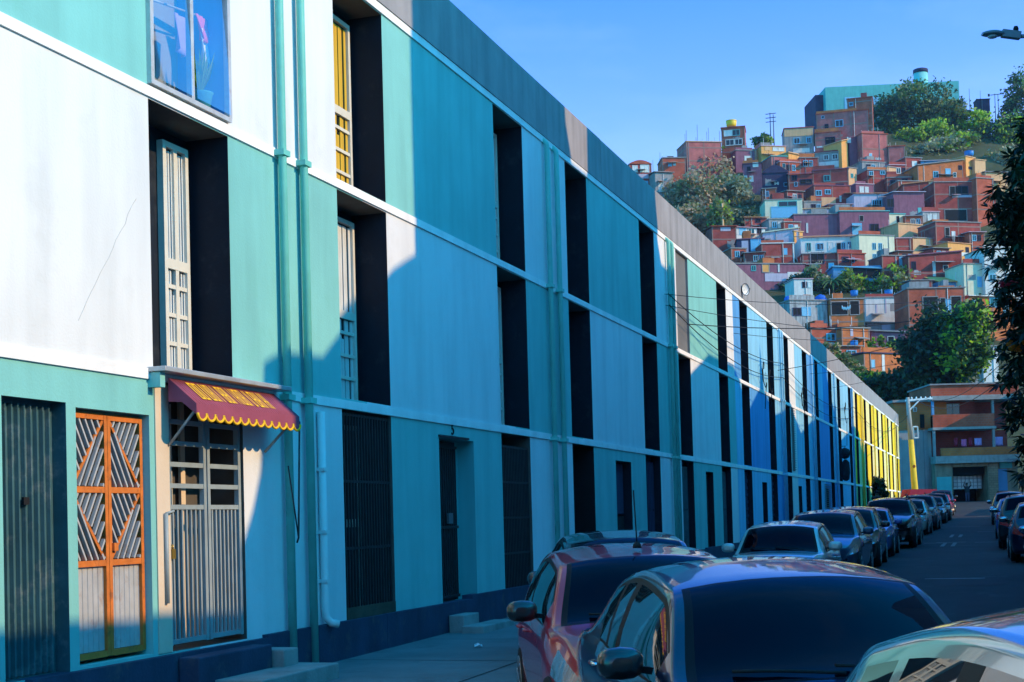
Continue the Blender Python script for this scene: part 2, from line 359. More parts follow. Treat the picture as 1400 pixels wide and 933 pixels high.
ld = bpy.data.lights.new('sun', 'SUN'); ld.energy = 2.3; ld.angle = R(.5); ld.color = (1.0, .67, .35)
lo = bpy.data.objects.new('sun', ld); lo.rotation_euler = SUN.to_track_quat('Z', 'Y').to_euler(); link(lo)

cd = bpy.data.cameras.new('camera'); co = bpy.data.objects.new('camera', cd)
cd.sensor_width = 36; cd.lens = 36 * F_ / W_; cd.clip_end = 3000; cd.shift_y = (CY - H_ / 2) / W_
mw = Matrix((( RT.x, UP.x, -FW.x, CAM.x), (RT.y, UP.y, -FW.y, CAM.y), (RT.z, UP.z, -FW.z, CAM.z), (0, 0, 0, 1)))
co.matrix_world = mw; link(co); sc.camera = co
sc.view_settings.view_transform = 'Standard'; sc.view_settings.look = 'None'; sc.view_settings.exposure = 1.0; sc.view_settings.gamma = 1
sc.cycles.max_bounces = 6; sc.cycles.transparent_max_bounces = 6; sc.cycles.use_denoising = True

# ------------------------------------------------------------------ ground
KERB = [(10.4, -8), (9.2, -2), (8.2, 1.2), (6.7, 3.9), (5.15, 6.6), (3.6, 10.0), (2.75, 14.0), (2.5, 19.0)]
def kerb_x(y):
    if y >= 19: return 2.5
    if y <= -8: return 10.4
    for (xa, ya), (xb, yb) in zip(KERB, KERB[1:]):
        if ya <= y <= yb:
            t = (y - ya) / (yb - ya); return xa + (xb - xa) * t
ys = [-60, -30, -15, -8] + [(-8 + .5 * i) for i in range(1, 60)] + [22 + 3 * i for i in range(0, 33)] + [120, 126]
mb = MB()
for a, b in zip(ys, ys[1:]):
    mb.quad((-14, a, road_z(a)), (14, a, road_z(a)), (14, b, road_z(b)), (-14, b, road_z(b)))
mb.quad((-60, 108, road_z(108) - .002), (60, 108, road_z(108) - .002), (60, 122, road_z(122) - .002), (-60, 122, road_z(122) - .002))
tag(mb.build('road', M['asphalt']), 'dark asphalt street curving past the parked cars', 'road', kind='structure')
mb = MB(); kb = MB()
ysw = [y for y in ys if -60 <= y <= 112]
for a, b in zip(ysw, ysw[1:]):
    ka, kb_ = kerb_x(a), kerb_x(b)
    mb.quad((-.3, a, walk_z(a)), (ka - .14, a, walk_z(a)), (kb_ - .14, b, walk_z(b)), (-.3, b, walk_z(b)))
    za, zb = walk_z(a) + .004, walk_z(b) + .004
    kb.quad((ka - .14, a, za), (ka, a, za), (kb_, b, zb), (kb_ - .14, b, zb))
    kb.quad((ka, a, za), (ka, a, za - .2), (kb_, b, zb - .2), (kb_, b, zb))
    kb.quad((ka - .14, a, za), (kb_ - .14, b, zb), (kb_ - .14, b, zb - .1), (ka - .14, a, za - .1))
tag(mb.build('pavement', M['pavement']), 'wide concrete pavement along the painted facade', 'pavement', kind='structure')
tag(kb.build('kerb', M['kerb']), 'pale kerb edging the pavement', 'kerb', kind='structure')
mb = MB()
for a, b in zip(ysw, ysw[1:]):
    za, zb = walk_z(a), walk_z(b)
    mb.quad((9.3, a, za), (14, a, za), (14, b, zb), (9.3, b, zb)); mb.quad((9.3, a, za), (9.3, b, zb), (9.3, b, zb - .2), (9.3, a, za - .2))
tag(mb.build('opposite_pavement', M['pavement']), 'pavement on the far side of the street', 'pavement', kind='structure')
mb = MB()
def rz(x0, x1, y0, y1):
    k = max(1, int((y1 - y0) / 1.0))
    for i in range(k):
        a = y0 + (y1 - y0) * i / k; b = y0 + (y1 - y0) * (i + 1) / k
        mb.quad((x0, a, road_z(a) + .006), (x1, a, road_z(a) + .006), (x1, b, road_z(b) + .006), (x0, b, road_z(b) + .006))
for y0 in (48.5, 57.5):
    rz(5.35, 5.48, y0, y0 + 3.2); rz(5.68, 5.81, y0, y0 + 3.2)
for y0, x0, x1 in ((51.5, 4.7, 5.3), (52.0, 5.1, 6.1), (51.5, 6.4, 7.2), (64, 6.3, 7.0), (73, 4.9, 6.3), (31.0, 5.7, 6.9)):
    rz(x0, x1, y0, y0 + .25)
tag(mb.build('road_markings', M['paint']), 'worn white lines painted on the asphalt', 'road marking', kind='structure')

mb = MB(); r2 = random.Random(21)
for (x, y, w_, l_) in ((6.6, 30, 1.4, 2.6), (4.9, 43, 1.0, 3.4), (7.4, 52, .9, 4.0), (5.6, 66, 1.6, 3.0), (6.8, 24, .5, 5.0), (4.7, 58, .4, 6)):
    n = 14; pts = []
    for i in range(n):
        a = 2 * math.pi * i / n; q = max(abs(math.cos(a)), abs(math.sin(a))); px_ = x + math.cos(a) / q * w_ * .5 * r2.uniform(.88, 1.08); py_ = y + math.sin(a) / q * l_ * .5 * r2.uniform(.9, 1.05); pts.append((px_, py_, road_z(py_) + .0045))
    mb.poly(pts)
tag(mb.build('asphalt_patches', mat('fresh_asphalt_patch', (.020, .021, .023), .8, .25, 1.2, .3, .25)), 'darker mended patches in the asphalt', 'road patch', kind='structure')
mb = MB()
for y in np.arange(-2, 60, 2.4):
    y = float(y); mb.quad((.12, y, walk_z(y) + .004), (kerb_x(y) - .16, y, walk_z(y) + .004), (kerb_x(y) - .16, y + .022, walk_z(y + .022) + .004), (.12, y + .022, walk_z(y + .022) + .004))
for x in (2.2, 4.6):
    for a in np.arange(-2, 12 if x > 3 else 60, 1.2):
        a = float(a)
        if kerb_x(a) > x + .3: mb.quad((x, a, walk_z(a) + .0045), (x + .02, a, walk_z(a) + .0045), (x + .02, a + 1.2, walk_z(a + 1.2) + .0045), (x, a + 1.2, walk_z(a + 1.2) + .0045))
tag(mb.build('pavement_joints', mat('dark_joint', (.04, .04, .042), .95, .2, 3)), 'dark joints between the pavement slabs', 'pavement joint', kind='structure')
# far ground sheet and the hill
mb = MB()
mb.quad((-1500, -600, -3.0), (1500, -600, -3.0), (1500, 2500, -3.0), (-1500, 2500, -3.0))
tag(mb.build('ground', M['ground']), 'bare ground reaching to the horizon', 'ground', kind='structure')

PROF = [(112, 700), (122, 690), (140, 632), (160, 560), (200, 470), (250, 360), (330, 150), (352, 95)]
def row_of(r):
    for (ra, ya), (rb, yb) in zip(PROF, PROF[1:]):
        if r <= rb: return ya + (yb - ya) * (r - ra) / (rb - ra)
    return PROF[-1][1]
def dist_of(y):
    for (ra, ya), (rb, yb) in zip(PROF, PROF[1:]):
        if y >= yb: return ra + (rb - ra) * (ya - y) / (ya - yb)
    return PROF[-1][0]
SKY = [(-900, 420), (300, 330), (700, 300), (860, 268), (905, 252), (940, 236), (1000, 226), (1060, 212), (1120, 196), (1180, 172), (1250, 172), (1300, 172), (1350, 176), (1420, 176), (1600, 190), (2000, 300), (2600, 460)]
def crest(px):
    for (a, ya), (b, yb) in zip(SKY, SKY[1:]):
        if px <= b: return ya + (yb - ya) * (px - a) / (b - a)
    return SKY[-1][1]
pxs = [-900, -500, -100, 200, 400, 550] + list(range(650, 1500, 25)) + [1550, 1650, 1800, 2000, 2300, 2600]
rs = [124, 130, 140, 150, 160] + list(range(170, 345, 7)) + [360, 400, 480, 700]
verts = []
for r in rs:
    for px in pxs:
        y = row_of(min(r, 350)); c = crest(px)
        if y > c and r <= 350: p = at(px, y + 4, r)
        else:
            rc = dist_of(c); pc = at(px, c + 4, rc); p = at(px, c + 4, r); p.z = pc.z - (r - rc) * .25
        p.z += rng.uniform(-.4, .3) if r > 140 else 0
        p.z = max(p.z, -2.9)
        verts.append(p)
mb = MB(); nn = len(pxs)
for i in range(len(rs) - 1):
    for j in range(nn - 1):
        mb.f.append((i * nn + j, i * nn + j + 1, (i + 1) * nn + j + 1, (i + 1) * nn + j)); mb.m.append(0); mb.sm.append(True)
mb.v = [tuple(v) for v in verts]
tag(mb.build('hillside', M['hill']), 'steep scrubby hillside under the stacked houses', 'hill', kind='structure')

# ------------------------------------------------------------------ the painted block
WIN = [1.75, 5.6, 11.15, 15.07, 20.70, 24.57, 30.17, 33.88, 39.15, 42.85, 48.17, 51.92, 57.25, 61.0, 66.4, 70.1, 75.5, 79.2, 84.6, 88.3, 93.7, 97.4, 102.8, 106.5, 111.6]
WW = 1.42
ST = [(.45, 2.93), (3.06, 5.52), (5.65, 8.06)]      # opening heights per storey
PAN = [(-.4, 2.93), (2.93, 5.53), (5.53, 8.07)]     # panel bands
def rect_wall(mb, s0, s1, z0, z1, holes, pick):
    """front wall on x = 0 with rectangular holes; pick(s, z) -> material slot"""
    ss = sorted({s0, s1, *[h[0] for h in holes], *[h[1] for h in holes], *[x for x in EXTRA if s0 < x < s1]})
    zs = sorted({z0, z1, *[h[2] for h in holes], *[h[3] for h in holes], 2.93, 5.53})
    for a, b in zip(ss, ss[1:]):
        for c, d in zip(zs, zs[1:]):
            ms, mz = (a + b) / 2, (c + d) / 2
            if any(h[0] < ms < h[1] and h[2] < mz < h[3] for h in holes): continue
            mb.quad((0, a, c), (0, b, c), (0, b, d), (0, a, d), pick(ms, mz))
EXTRA = []
for k, s in enumerate(WIN): EXTRA.append(s + WW / 2)
def storey(z): return 0 if z < 2.93 else 1 if z < 5.53 else 2
def panel_index(s):
    i = 0
    for k, x in enumerate(WIN):
        if s > x + WW / 2: i = k + 1
    return i

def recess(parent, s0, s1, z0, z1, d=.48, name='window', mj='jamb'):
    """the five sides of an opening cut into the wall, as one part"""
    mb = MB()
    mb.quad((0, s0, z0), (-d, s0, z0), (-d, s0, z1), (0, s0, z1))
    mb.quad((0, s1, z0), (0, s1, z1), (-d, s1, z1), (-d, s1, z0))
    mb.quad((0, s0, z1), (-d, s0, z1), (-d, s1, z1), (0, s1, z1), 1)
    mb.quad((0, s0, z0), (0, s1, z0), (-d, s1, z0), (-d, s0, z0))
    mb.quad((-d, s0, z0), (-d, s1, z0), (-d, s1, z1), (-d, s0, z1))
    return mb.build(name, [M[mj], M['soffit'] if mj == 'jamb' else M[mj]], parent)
def casement(win, s0, s1, z0, z1, x, curtain='curtain', near=True, off=.10):
    """narrow tall window in a recess: frame, cross bars below, pane and curtain strips"""
    f = MB(); t = .055; a, b = s0 + off, s1 - .10; zm = z0 + (z1 - z0) * .46; zt = z1 - .12
    f.box(x, x + .07, a, a + t, z0 + .02, zt); f.box(x, x + .07, b - t, b, z0 + .02, zt); f.box(x, x + .07, a + t, b - t, zt - t, zt)
    f.box(x, x + .07, a + t, b - t, zm - .05, zm + .05); f.box(x, x + .07, a + t, b - t, z0 + .02, z0 + .02 + t)
    mid = (a + b) / 2
    f.box(x, x + .065, mid - .03, mid + .03, z0 + .075, zt - t)
    if near:
        for k in range(1, 4):
            z = z0 + .06 + (zm - z0) * k / 4
            f.box(x + .01, x + .06, a + t, mid - .03, z - .02, z + .02); f.box(x + .01, x + .06, mid + .03, b - t, z - .02, z + .02)
    f.build('window_frame', M['winframe'], win)
    g = MB(); g.box(x + .012, x + .024, a + t, b - t, z0 + .07, zt - t); g.build('pane', M['glass'], win)
    if near:
        c = MB(); n = 14
        for k in range(n):
            u = a + t + (b - a - 2 * t) * (k + .1) / n; v = u + (b - a - 2 * t) / n * (.8 if k % 4 else .45)
            c.box(x + .026, x + .032 + .006 * (k % 2), u, v, z0 + .09, zm - .06 if k % 5 else zm - .3); c.box(x + .026, x + .032 + .006 * (k % 2), u, v, zm + .06, zt - .08)
        c.build('curtain', M[curtain], win)

def bars_gate(parent, s0, s1, z0, z1, x=-.06, n=17, rails=4, name='barred_gate', m='darkmetal', w=.022):
    g = MB()
    for k in range(n):
        s = s0 + .03 + (s1 - s0 - .06) * k / (n - 1)
        g.bar((x, s, z0 + .03), (x, s, z1 - .03), w)
    for k in range(rails):
        z = z0 + .05 + (z1 - z0 - .1) * k / (rails - 1)
        g.box(x - .02, x + .008, s0 + .01, s1 - .01, z - .016, z + .016)
    return g.build(name, M[m], parent)

def drainpipe(parent, s, m, z0=.05, z1=8.0, x=.08, r=.046, elbow=True, brackets=(2.95, 5.58)):
    mb = MB()
    pts = [(x, s, z0), (x, s, z1)]
    if elbow:
        for k in range(1, 7):
            a = R(15 * k); pts.append((x - .085 * (1 - math.cos(a)) * 1.6, s, z1 + .12 * math.sin(a)))
    mb.tube(pts, r, 12)
    for z in brackets:
        mb.box(.0, x + r + .012, s - r - .03, s + r + .03, z - .03, z + .03)
    return mb.build('drainpipe', m if not isinstance(m, str) else M[m], parent)

def facade(name, s0, s1, mats, pickcol, label, pipes, pipem, ground, near_to=0, rear=True):
    root = empty(name, (0, s0, 0))
    root.location = (0, 0, 0)
    tag(root, label, 'building')
    holes = []
    cols = [(i, s) for i, s in enumerate(WIN) if s0 <= s < s1 - 1]
    for i, s in cols:
        for k in (0, 1, 2): holes.append((s, s + (1.60 if (i, k) == (2, 0) else WW), *ST[k]))
    for g in ground:
        holes.append((g[0], g[1], g[2], g[3]))
    wl = MB(); rect_wall(wl, s0, s1, -.4, 8.17, holes, pickcol)
    wl.box(-9.0, -.56, s0 + .01, s1 - .01, -.4, 8.9, len(mats))       # the body of the block behind the front
    wl.quad((0, s0, -.4), (0, s0, 8.17), (-.56, s0, 8.17), (-.56, s0, -.4), pickcol(s0 + .1, 1)); wl.quad((0, s1, -.4), (-.56, s1, -.4), (-.56, s1, 8.17), (0, s1, 8.17), pickcol(s1 - .1, 7))
    wl.build('wall', [M[m] for m in mats] + [M['rear']], root)
    b = MB()
    for zb, t in ((2.935, .10), (5.535, .10), (8.072, .11)):
        b.box(-.02, .022, s0 + .002, s1 - .002, zb, zb + t)
    b.build('floor_band', M['band'], root)
    p = MB(); s = s0
    while s < s1 - .1:
        e = min(s + rng.choice((3.1, 4.7, 6.2)), s1); 
        p.box(-.30, .035 + rng.uniform(-.004, .004), s + .006, e - .006, 8.185, 9.05 + rng.uniform(-.012, .012)); s = e
    p.box(-.5, -.005, s0 + .02, s1 - .02, 8.15, 9.0)
    p.build('parapet', M['parapet'], root)
    q = MB(); s = s0
    while s < s1 - .1:
        e = min(s + rng.uniform(1.6, 3.4), s1); q.box(-.1, .05 + rng.uniform(0, .025), s, e - .001, -.4, .42 + walk_z((s + e) / 2) + rng.uniform(-.02, .02)); s = e
    q.build('plinth', M['plinth'], root)
    for s in pipes: drainpipe(root, s, pipem)
    for i, s in cols:
        for k in (1, 2):
            if (i, k) == (2, 2): continue
            if (i, k) == (7, 2): continue
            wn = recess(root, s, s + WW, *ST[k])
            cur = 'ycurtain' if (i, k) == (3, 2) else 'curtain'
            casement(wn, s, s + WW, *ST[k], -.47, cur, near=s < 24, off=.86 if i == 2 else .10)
    return root

def pick_turq(s, z): return (panel_index(s) + storey(z) + 1) % 2          # 0 white, 1 mint
def pick_blue(s, z):
    i = panel_index(s); 
    if 63.5 < s < 66.3: return 1
    if 58.6 < s < 59.5: return 2
    if 53.5 < s < 54.2 : return 3
    return 1 if (i + storey(z)) % 4 == 3 else 0
def pick_yel(s, z):
    i = panel_index(s)
    if storey(z) == 0 and s < 90: return 2
    return (i + storey(z)) % 2

ground_t = [(9.06, 9.86, .43, 2.64), (9.99, 11.07, .46, 2.61), (18.10, 19.46, .44, 2.74), (27.60, 28.86, .5, 2.72), (36.86, 37.87, .1, 2.72)]
T = facade('turquoise_housing_block', .5, 41.68, ['white', 'mint'], pick_turq, 'long three storey housing block painted mint and white in panels, nearest part of the terrace', [13.58, 14.08, 23.25, 23.80, 32.75, 33.15], 'pipe', ground_t)
ground_b = [(46.2, 47.2, .4, 2.6), (55.0, 56.0, .4, 2.6), (64.2, 65.2, .4, 2.6)]
B = facade('blue_housing_block', 41.68, 77.6, ['blue', 'blue2', 'pale', 'white'], pick_blue, 'blue painted housing block in the middle of the terrace', [50.75, 51.25, 59.7, 60.25, 68.3, 77.0], 'bluepipe', ground_b)
ground_y = [(82.0, 83.0, .6, 2.8), (91.0, 92.0, .7, 2.8)]
Y = facade('yellow_housing_block', 77.6, 114.8, ['yellow', 'yellow2', 'green'], pick_yel, 'bright yellow housing block at the far end of the terrace', [81.9, 82.6, 90.6, 100.2, 109.6], 'ypipe', ground_y)

# --- ground floor of the near block
# teal sheet metal door
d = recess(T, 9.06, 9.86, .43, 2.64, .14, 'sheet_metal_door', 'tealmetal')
g = MB()
for k in range(9):
    s = 9.08 + k * .078
    g.poly([(-.13, s, .45), (-.13, s + .05, .45), (-.13, s + .05, 2.60), (-.13, s, 2.60)])
    g.prism([(-.13, s + .05, .45), (-.095, s + .058, .45), (-.095, s + .07, .45), (-.13, s + .078, .45)], (0, 0, 2.15))
g.build('ribbed_panel', M['tealmetal'], d)
g = MB(); g.box(-.094, -.07, 9.40, 9.47, 1.80, 1.86); g.build('letter_slot', M['dark'], d)
# orange framed gate
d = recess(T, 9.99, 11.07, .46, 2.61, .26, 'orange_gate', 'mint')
g = MB(); g.box(-.258, -.25, 10.0, 11.06, .47, 2.6); g.build('gate_backing', M['dark'], d)
g = MB(); x = -.09; a, b = 10.02, 11.04; md = (a + b) / 2
for s in (a, md - .025, md + .025, b): g.box(x - .03, x + .02, s - .022, s + .022, .50, 2.58)
for z in (.52, 1.30, 1.93, 2.56):
    for (u, v) in ((a + .023, md - .048), (md + .048, b - .023)): g.box(x - .03, x + .018, u, v, z - .026, z + .026)
def clipseg(p, q, lo, hi):
    # clip a 2-D segment to the rectangle lo..hi
    t0, t1 = 0.0, 1.0
    for ax in (0, 1):
        dd = q[ax] - p[ax]
        if abs(dd) < 1e-9:
            if not lo[ax] <= p[ax] <= hi[ax]: return None
            continue
        u, v = (lo[ax] - p[ax]) / dd, (hi[ax] - p[ax]) / dd
        if u > v: u, v = v, u
        t0, t1 = max(t0, u), min(t1, v)
    if t1 - t0 < .02: return None
    return [(p[0] + (q[0] - p[0]) * t, p[1] + (q[1] - p[1]) * t) for t in (t0, t1)]
sb = MB()
for (u, v, lft) in ((a + .023, md - .048, True), (md + .048, b - .023, False)):
    for (z0, z1, top) in ((1.96, 2.53, True), (1.33, 1.90, False)):
        wd, hh = v - u, z1 - z0
        # main diagonal in rust, parallel silver bars either side (inner triangle fans the other way)
        up = (lft == top)
        A_, B_ = ((u, z0), (v, z1)) if up else ((u, z1), (v, z0))
        g.bar((x, *A_), (x, *B_), .018, .03)
        for k in range(-9, 18):
            o = u + k * .085
            for fam in (1, -1):
                p, q = (o, z0), (o + fam * hh / 1.75, z1)
                c = clipseg(p, q, (u, z0), (v, z1))
                if not c: continue
                # keep family 1 on one side of the diagonal, family -1 on the other
                pts = []
                n = 24
                for i in range(n + 1):
                    t = i / n; s_ = c[0][0] + (c[1][0] - c[0][0]) * t; z_ = c[0][1] + (c[1][1] - c[0][1]) * t
                    zd = (z0 + (s_ - u) / wd * hh) if up else (z1 - (s_ - u) / wd * hh)
                    above = z_ > zd
                    keep = above if (fam == (-1 if up else 1)) else not above
                    if keep: pts.append((s_, z_))
                if len(pts) >= 3: sb.bar((x - .004, *pts[0]), (x - .004, *pts[-1]), .034, .02)
for k in range(12):
    for (u, v) in ((a + .023, md - .048), (md + .048, b - .023)):
        if k < 6:
            s = u + (v - u) * k / 6
            sb.poly([(x - .012, s, .55), (x - .012, s + (v - u) / 6 * .8, .55), (x - .012, s + (v - u) / 6 * .8, 1.275), (x - .012, s, 1.275)])
            sb.poly([(x - .012, s + (v - u) / 6 * .8, .55), (x - .03, s + (v - u) / 6 * .9, .55), (x - .03, s + (v - u) / 6 * .9, 1.275), (x - .012, s + (v - u) / 6 * .8, 1.275)])
            sb.poly([(x - .03, s + (v - u) / 6 * .9, .55), (x - .012, s + (v - u) / 6, .55), (x - .012, s + (v - u) / 6, 1.275), (x - .03, s + (v - u) / 6 * .9, 1.275)])
g.build('rusty_frame', M['rust'], d)
sb.build('silver_bars', M['silverbar'], d)
g = MB(); g.box(x + .02, x + .045, md + .04, md + .10, 1.40, 1.47); g.build('lock', M['rust'], d)
# barred shop door under the awning (column A)
s0, s1 = WIN[2], WIN[2] + 1.60
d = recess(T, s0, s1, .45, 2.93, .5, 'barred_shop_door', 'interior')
g = MB(); g.box(-.12, .012, s0 + .002, s0 + .22, .452, 2.90); g.build('cream_jamb', M['cream'], d)
g = MB(); x = -.05; a, b = s0 + .27, s1 - .04; md = (a + b) / 2 + .02
for s in (a, md - .035, md + .035, b): g.box(x - .025, x + .025, s - .024, s + .024, .50, 2.86)
for (u, v) in ((a, md - .035), (md + .035, b)):
    for z in (.53, 1.78, 1.98, 2.18, 2.38, 2.58, 2.80): g.box(x - .02, x + .02, u, v, z - .022, z + .022)
    n = 8
    for k in range(1, n): g.bar((x, u + (v - u) * k / n, .53), (x, u + (v - u) * k / n, 1.78), .024)
g.build('grey_bars', M['greymetal'], d)
g = MB(); g.box(-.44, -.41, s0 + .30, s0 + .62, .9, 2.7); g.box(-.44, -.41, s0 + .85, s0 + .93, .5, 2.8); g.build('interior_shelf', M['curtain'], d)
g = MB(); g.box(-.46, -.43, s0 + .68, s0 + .80, .5, 2.85); g.box(-.46, -.43, s0 + 1.12, s0 + 1.2, .5, 2.85); g.build('interior_post', M['cream'], d)
g = MB(); g.box(x + .025, x + .06, a - .03, a + .035, 1.30, 1.39); g.tube([(x + .04, a - .015, 1.39), (x + .04, a - .012, 1.43), (x + .04, a + .018, 1.43), (x + .04, a + .02, 1.39)], .007, 6); g.build('padlock', M['brass'], d)
g = MB(); g.tube([(.03, s0 + .12, 1.72), (.03, s0 + .12, .9)], .02, 8); g.tube([(.03, s0 + .12, 1.72), (.06, s0 + .2, 1.74), (-.02, s0 + .25, 1.72)], .012, 8); g.build('pull_bar', M['greymetal'], d)
# glazed bay over it
s0, s1 = WIN[2], WIN[2] + WW
d = recess(T, s0, s1, 5.65, 8.06, .9, 'glazed_window', 'blue2')  # blue back and sides: sky reflected in the panes put into the colour
g = MB(); t = .045
g.box(-.01, .05, s0 - .01, s1 + .01, 5.655, 5.70); g.box(-.01, .05, s0 - .01, s1 + .01, 6.92, 6.97); g.box(-.01, .05, s0 - .01, s1 + .01, 8.0, 8.05)
for s in (s0 - .01, (s0 + s1) / 2 - .03, s1 - t + .01): g.box(-.008, .048, s, s + t + .01, 5.70, 6.92); g.box(-.008, .048, s, s + t + .01, 6.97, 8.0)
g.build('window_frame', M['silverbar'], d)
g = MB(); md_ = (s0 + s1) / 2
for u, v in ((s0 + .04, md_ - .035), (md_ + .035, s1 - .04)):
    g.quad((.07, u, 5.715), (.07, v, 5.715), (.016, v, 6.915), (.016, u, 6.915)); g.quad((.016, u, 6.97), (.016, v, 6.97), (.016, v, 8.0), (.016, u, 8.0))
g.build('pane', M['clear'], d)
g = MB(); g.tube([(-.25, s0 + .1, 6.58), (-.25, s1 - .05, 6.76)], .012, 8); clothes_rail = g.build('clothes_rail', M['silverbar'], d)
def cloth(name, s, z, wd, ht, m, label, rot=0.0, x=-.22):
    g = MB(); n = 8; top = []; rows = 7
    for i in range(rows):
        for k in range(n):
            u = k / (n - 1) - .5; v = i / (rows - 1)
            g.v.append((x + .03 * math.sin(k * 2.1 + v * 2) * (.4 + v), s + u * wd * (1 - .25 * v) + rot * v * ht, z - v * ht * (1 - .25 * abs(u))))
    for i in range(rows - 1):
        for k in range(n - 1):
            g.f.append((i * n + k, i * n + k + 1, (i + 1) * n + k + 1, (i + 1) * n + k)); g.m.append(0); g.sm.append(True)
    o = g.build(name, M[m]); sol = o.modifiers.new('thick', 'SOLIDIFY'); sol.thickness = .008
    return tag(o, label, 'laundry', 'clothes drying inside the glazed window')
cloth('hanging_cloth', 12.12, 6.62, .30, .40, 'cloth_lilac', 'pale lilac cloth drying behind the left pane of the big blue window')
cloth('hanging_cloth', 12.46, 6.74, .20, .26, 'cloth_pink', 'bright pink cloth drying behind the right pane of the big blue window', .3)
cloth('hanging_cloth', 12.56, 6.62, .24, .36, 'cloth_white', 'white cloth hanging beside the pink one in the big blue window')
po = empty('potted_plant', (-.22, 12.44, 5.78)); tag(po, 'yellow green plant in a teal pot standing inside the big blue window', 'plant')
g = MB(); g.lathe([(.09, 0), (.12, .16), (.13, .17), (.11, .17)], n=16); g.build('pot', M['h_teal'], po)
g = MB(); r2 = random.Random(3)
for k in range(60):
    a = r2.uniform(0, 6.28); ln = r2.uniform(.18, .42); tip = Vector((math.cos(a) * .13 * r2.random() * 1.5, math.sin(a) * .2 * r2.random(), .17 + ln))
    sd = Vector((-math.sin(a), math.cos(a), 0)) * .016
    bs = Vector((0, 0, .16)); mdp = (bs + tip) / 2 + Vector((math.cos(a) * .03, math.sin(a) * .03, .05))
    g.poly([bs - sd * .4, mdp - sd, tip, mdp + sd])
g.build('leaves', M['leaf_lime'], po)

# column B: ground floor window behind vertical bars
s0, s1 = WIN[3], WIN[3] + WW
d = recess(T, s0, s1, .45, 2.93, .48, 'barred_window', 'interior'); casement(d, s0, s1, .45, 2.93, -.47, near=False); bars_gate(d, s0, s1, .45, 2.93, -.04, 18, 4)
g = MB(); g.box(-.02, .01, s0 + .01, s1 - .01, .455, .60); g.build('wooden_sill', M['bark'], d)
# door C with number above and worn iron leaf
d = recess(T, 18.10, 19.46, .44, 2.74, .26, 'iron_door', 'h_teal')  # reveal: the doorway's deeper shade put into a darker teal
g = MB(); g.box(-.255, -.20, 18.12, 19.20, .46, 2.72); g.build('door_leaf', M['darkmetal'], d)
g = MB()
for k in range(13): g.bar((-.18, 18.16 + k * .083, .5), (-.18, 18.16 + k * .083, 2.64), .014)
for z in (.52, 1.5, 2.64): g.box(-.195, -.165, 18.12, 19.20, z - .02, z + .02)
g.build('door_grille', M['darkmetal'], d)
g = MB(); g.box(-.165, -.13, 18.74, 18.90, 1.55, 1.70); g.build('handle', M['metal'], d)
g = MB(); g.box(-.01, .035, 18.08, 19.2, 2.745, 2.775); g.build('door_hood', M['darkmetal'], d)
# bars over columns D and E, and the small doors beyond
s0, s1 = WIN[4], WIN[4] + WW
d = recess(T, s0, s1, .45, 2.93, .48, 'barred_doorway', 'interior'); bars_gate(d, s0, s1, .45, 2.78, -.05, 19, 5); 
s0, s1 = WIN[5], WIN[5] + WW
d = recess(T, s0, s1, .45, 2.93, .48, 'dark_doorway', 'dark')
for (a, b, z0, z1) in ((27.60, 28.86, .5, 2.72),):
    d = recess(T, a, b, z0, z1, .25, 'panel_door', 'jamb')
    g = MB(); g.box(-.2, -.16, a + .1, b - .1, 1.65, z1 - .05); g.build('upper_panel', M['h_navy'], d)
    g = MB(); g.box(-.2, -.16, a + .1, b - .1, z0 + .05, 1.6); g.build('lower_panel', M['dark'], d)
for i in (0, 1, 6, 7, 8):
    s0, s1 = WIN[i], WIN[i] + WW
    d = recess(T, s0, s1, .45, 2.93, .22, 'metal_door', 'jamb')
    g = MB(); g.box(-.2, -.15, s0 + .08, s1 - .08, .5, 1.7); g.box(-.2, -.15, s0 + .08, s1 - .08, 1.75, 2.8)
    for k in range(9): g.box(-.15, -.135, s0 + .12 + k * .14, s0 + .15 + k * .14, .55, 2.75)
    g.build('door_leaf', M['h_navy' if i == 6 else 'tealmetal' if i > 6 else 'darkmetal'], d)
d = recess(T, 36.86, 37.87, .1, 2.72, .2, 'narrow_door', 'jamb'); g = MB(); g.box(-.19, -.15, 36.92, 37.81, .15, 2.66); g.build('door_leaf', M['darkmetal'], d)
# louvred grey panel at column G, third storey
s0, s1 = WIN[7], WIN[7] + WW
d = recess(T, s0, s1, 5.65, 8.06, .10, 'corrugated_shutter', 'rear')
g = MB()
for k in range(13): g.prism([(-.095, s0 + .02 + k * .106, 5.67), (-.04, s0 + .05 + k * .106, 5.67), (-.095, s0 + .10 + k * .106, 5.67)], (0, 0, 2.36))
g.build('ribs', M['rear'], d)
# generic ground floors of the far blocks
def far_ground(root, cols, doors, jm, leaf):
    for i in cols:
        s0, s1 = WIN[i], WIN[i] + WW
        d = recess(root, s0, s1, .45, 2.93, .25, 'shuttered_door', 'jamb')
        g = MB(); 
        for k in range(22): g.box(-.2, -.14 if k % 2 else -.16, s0 + .05, s1 - .05, .5 + k * .108, .5 + k * .108 + .1)
        g.build('slatted_leaf', M[leaf], d)
    for (a, b, z0, z1) in doors:
        d = recess(root, a, b, z0, z1, .2, 'narrow_door', 'jamb'); g = MB(); g.box(-.19, -.14, a + .06, b - .06, z0 + .04, z1 - .05); g.build('door_leaf', M['darkmetal'], d)
far_ground(B, [i for i, s in enumerate(WIN) if 41.7 < s < 77], ground_b, 'jamb', 'h_navy')
far_ground(Y, [i for i, s in enumerate(WIN) if 77.6 < s < 113.5], ground_y, 'jamb', 'h_grey')
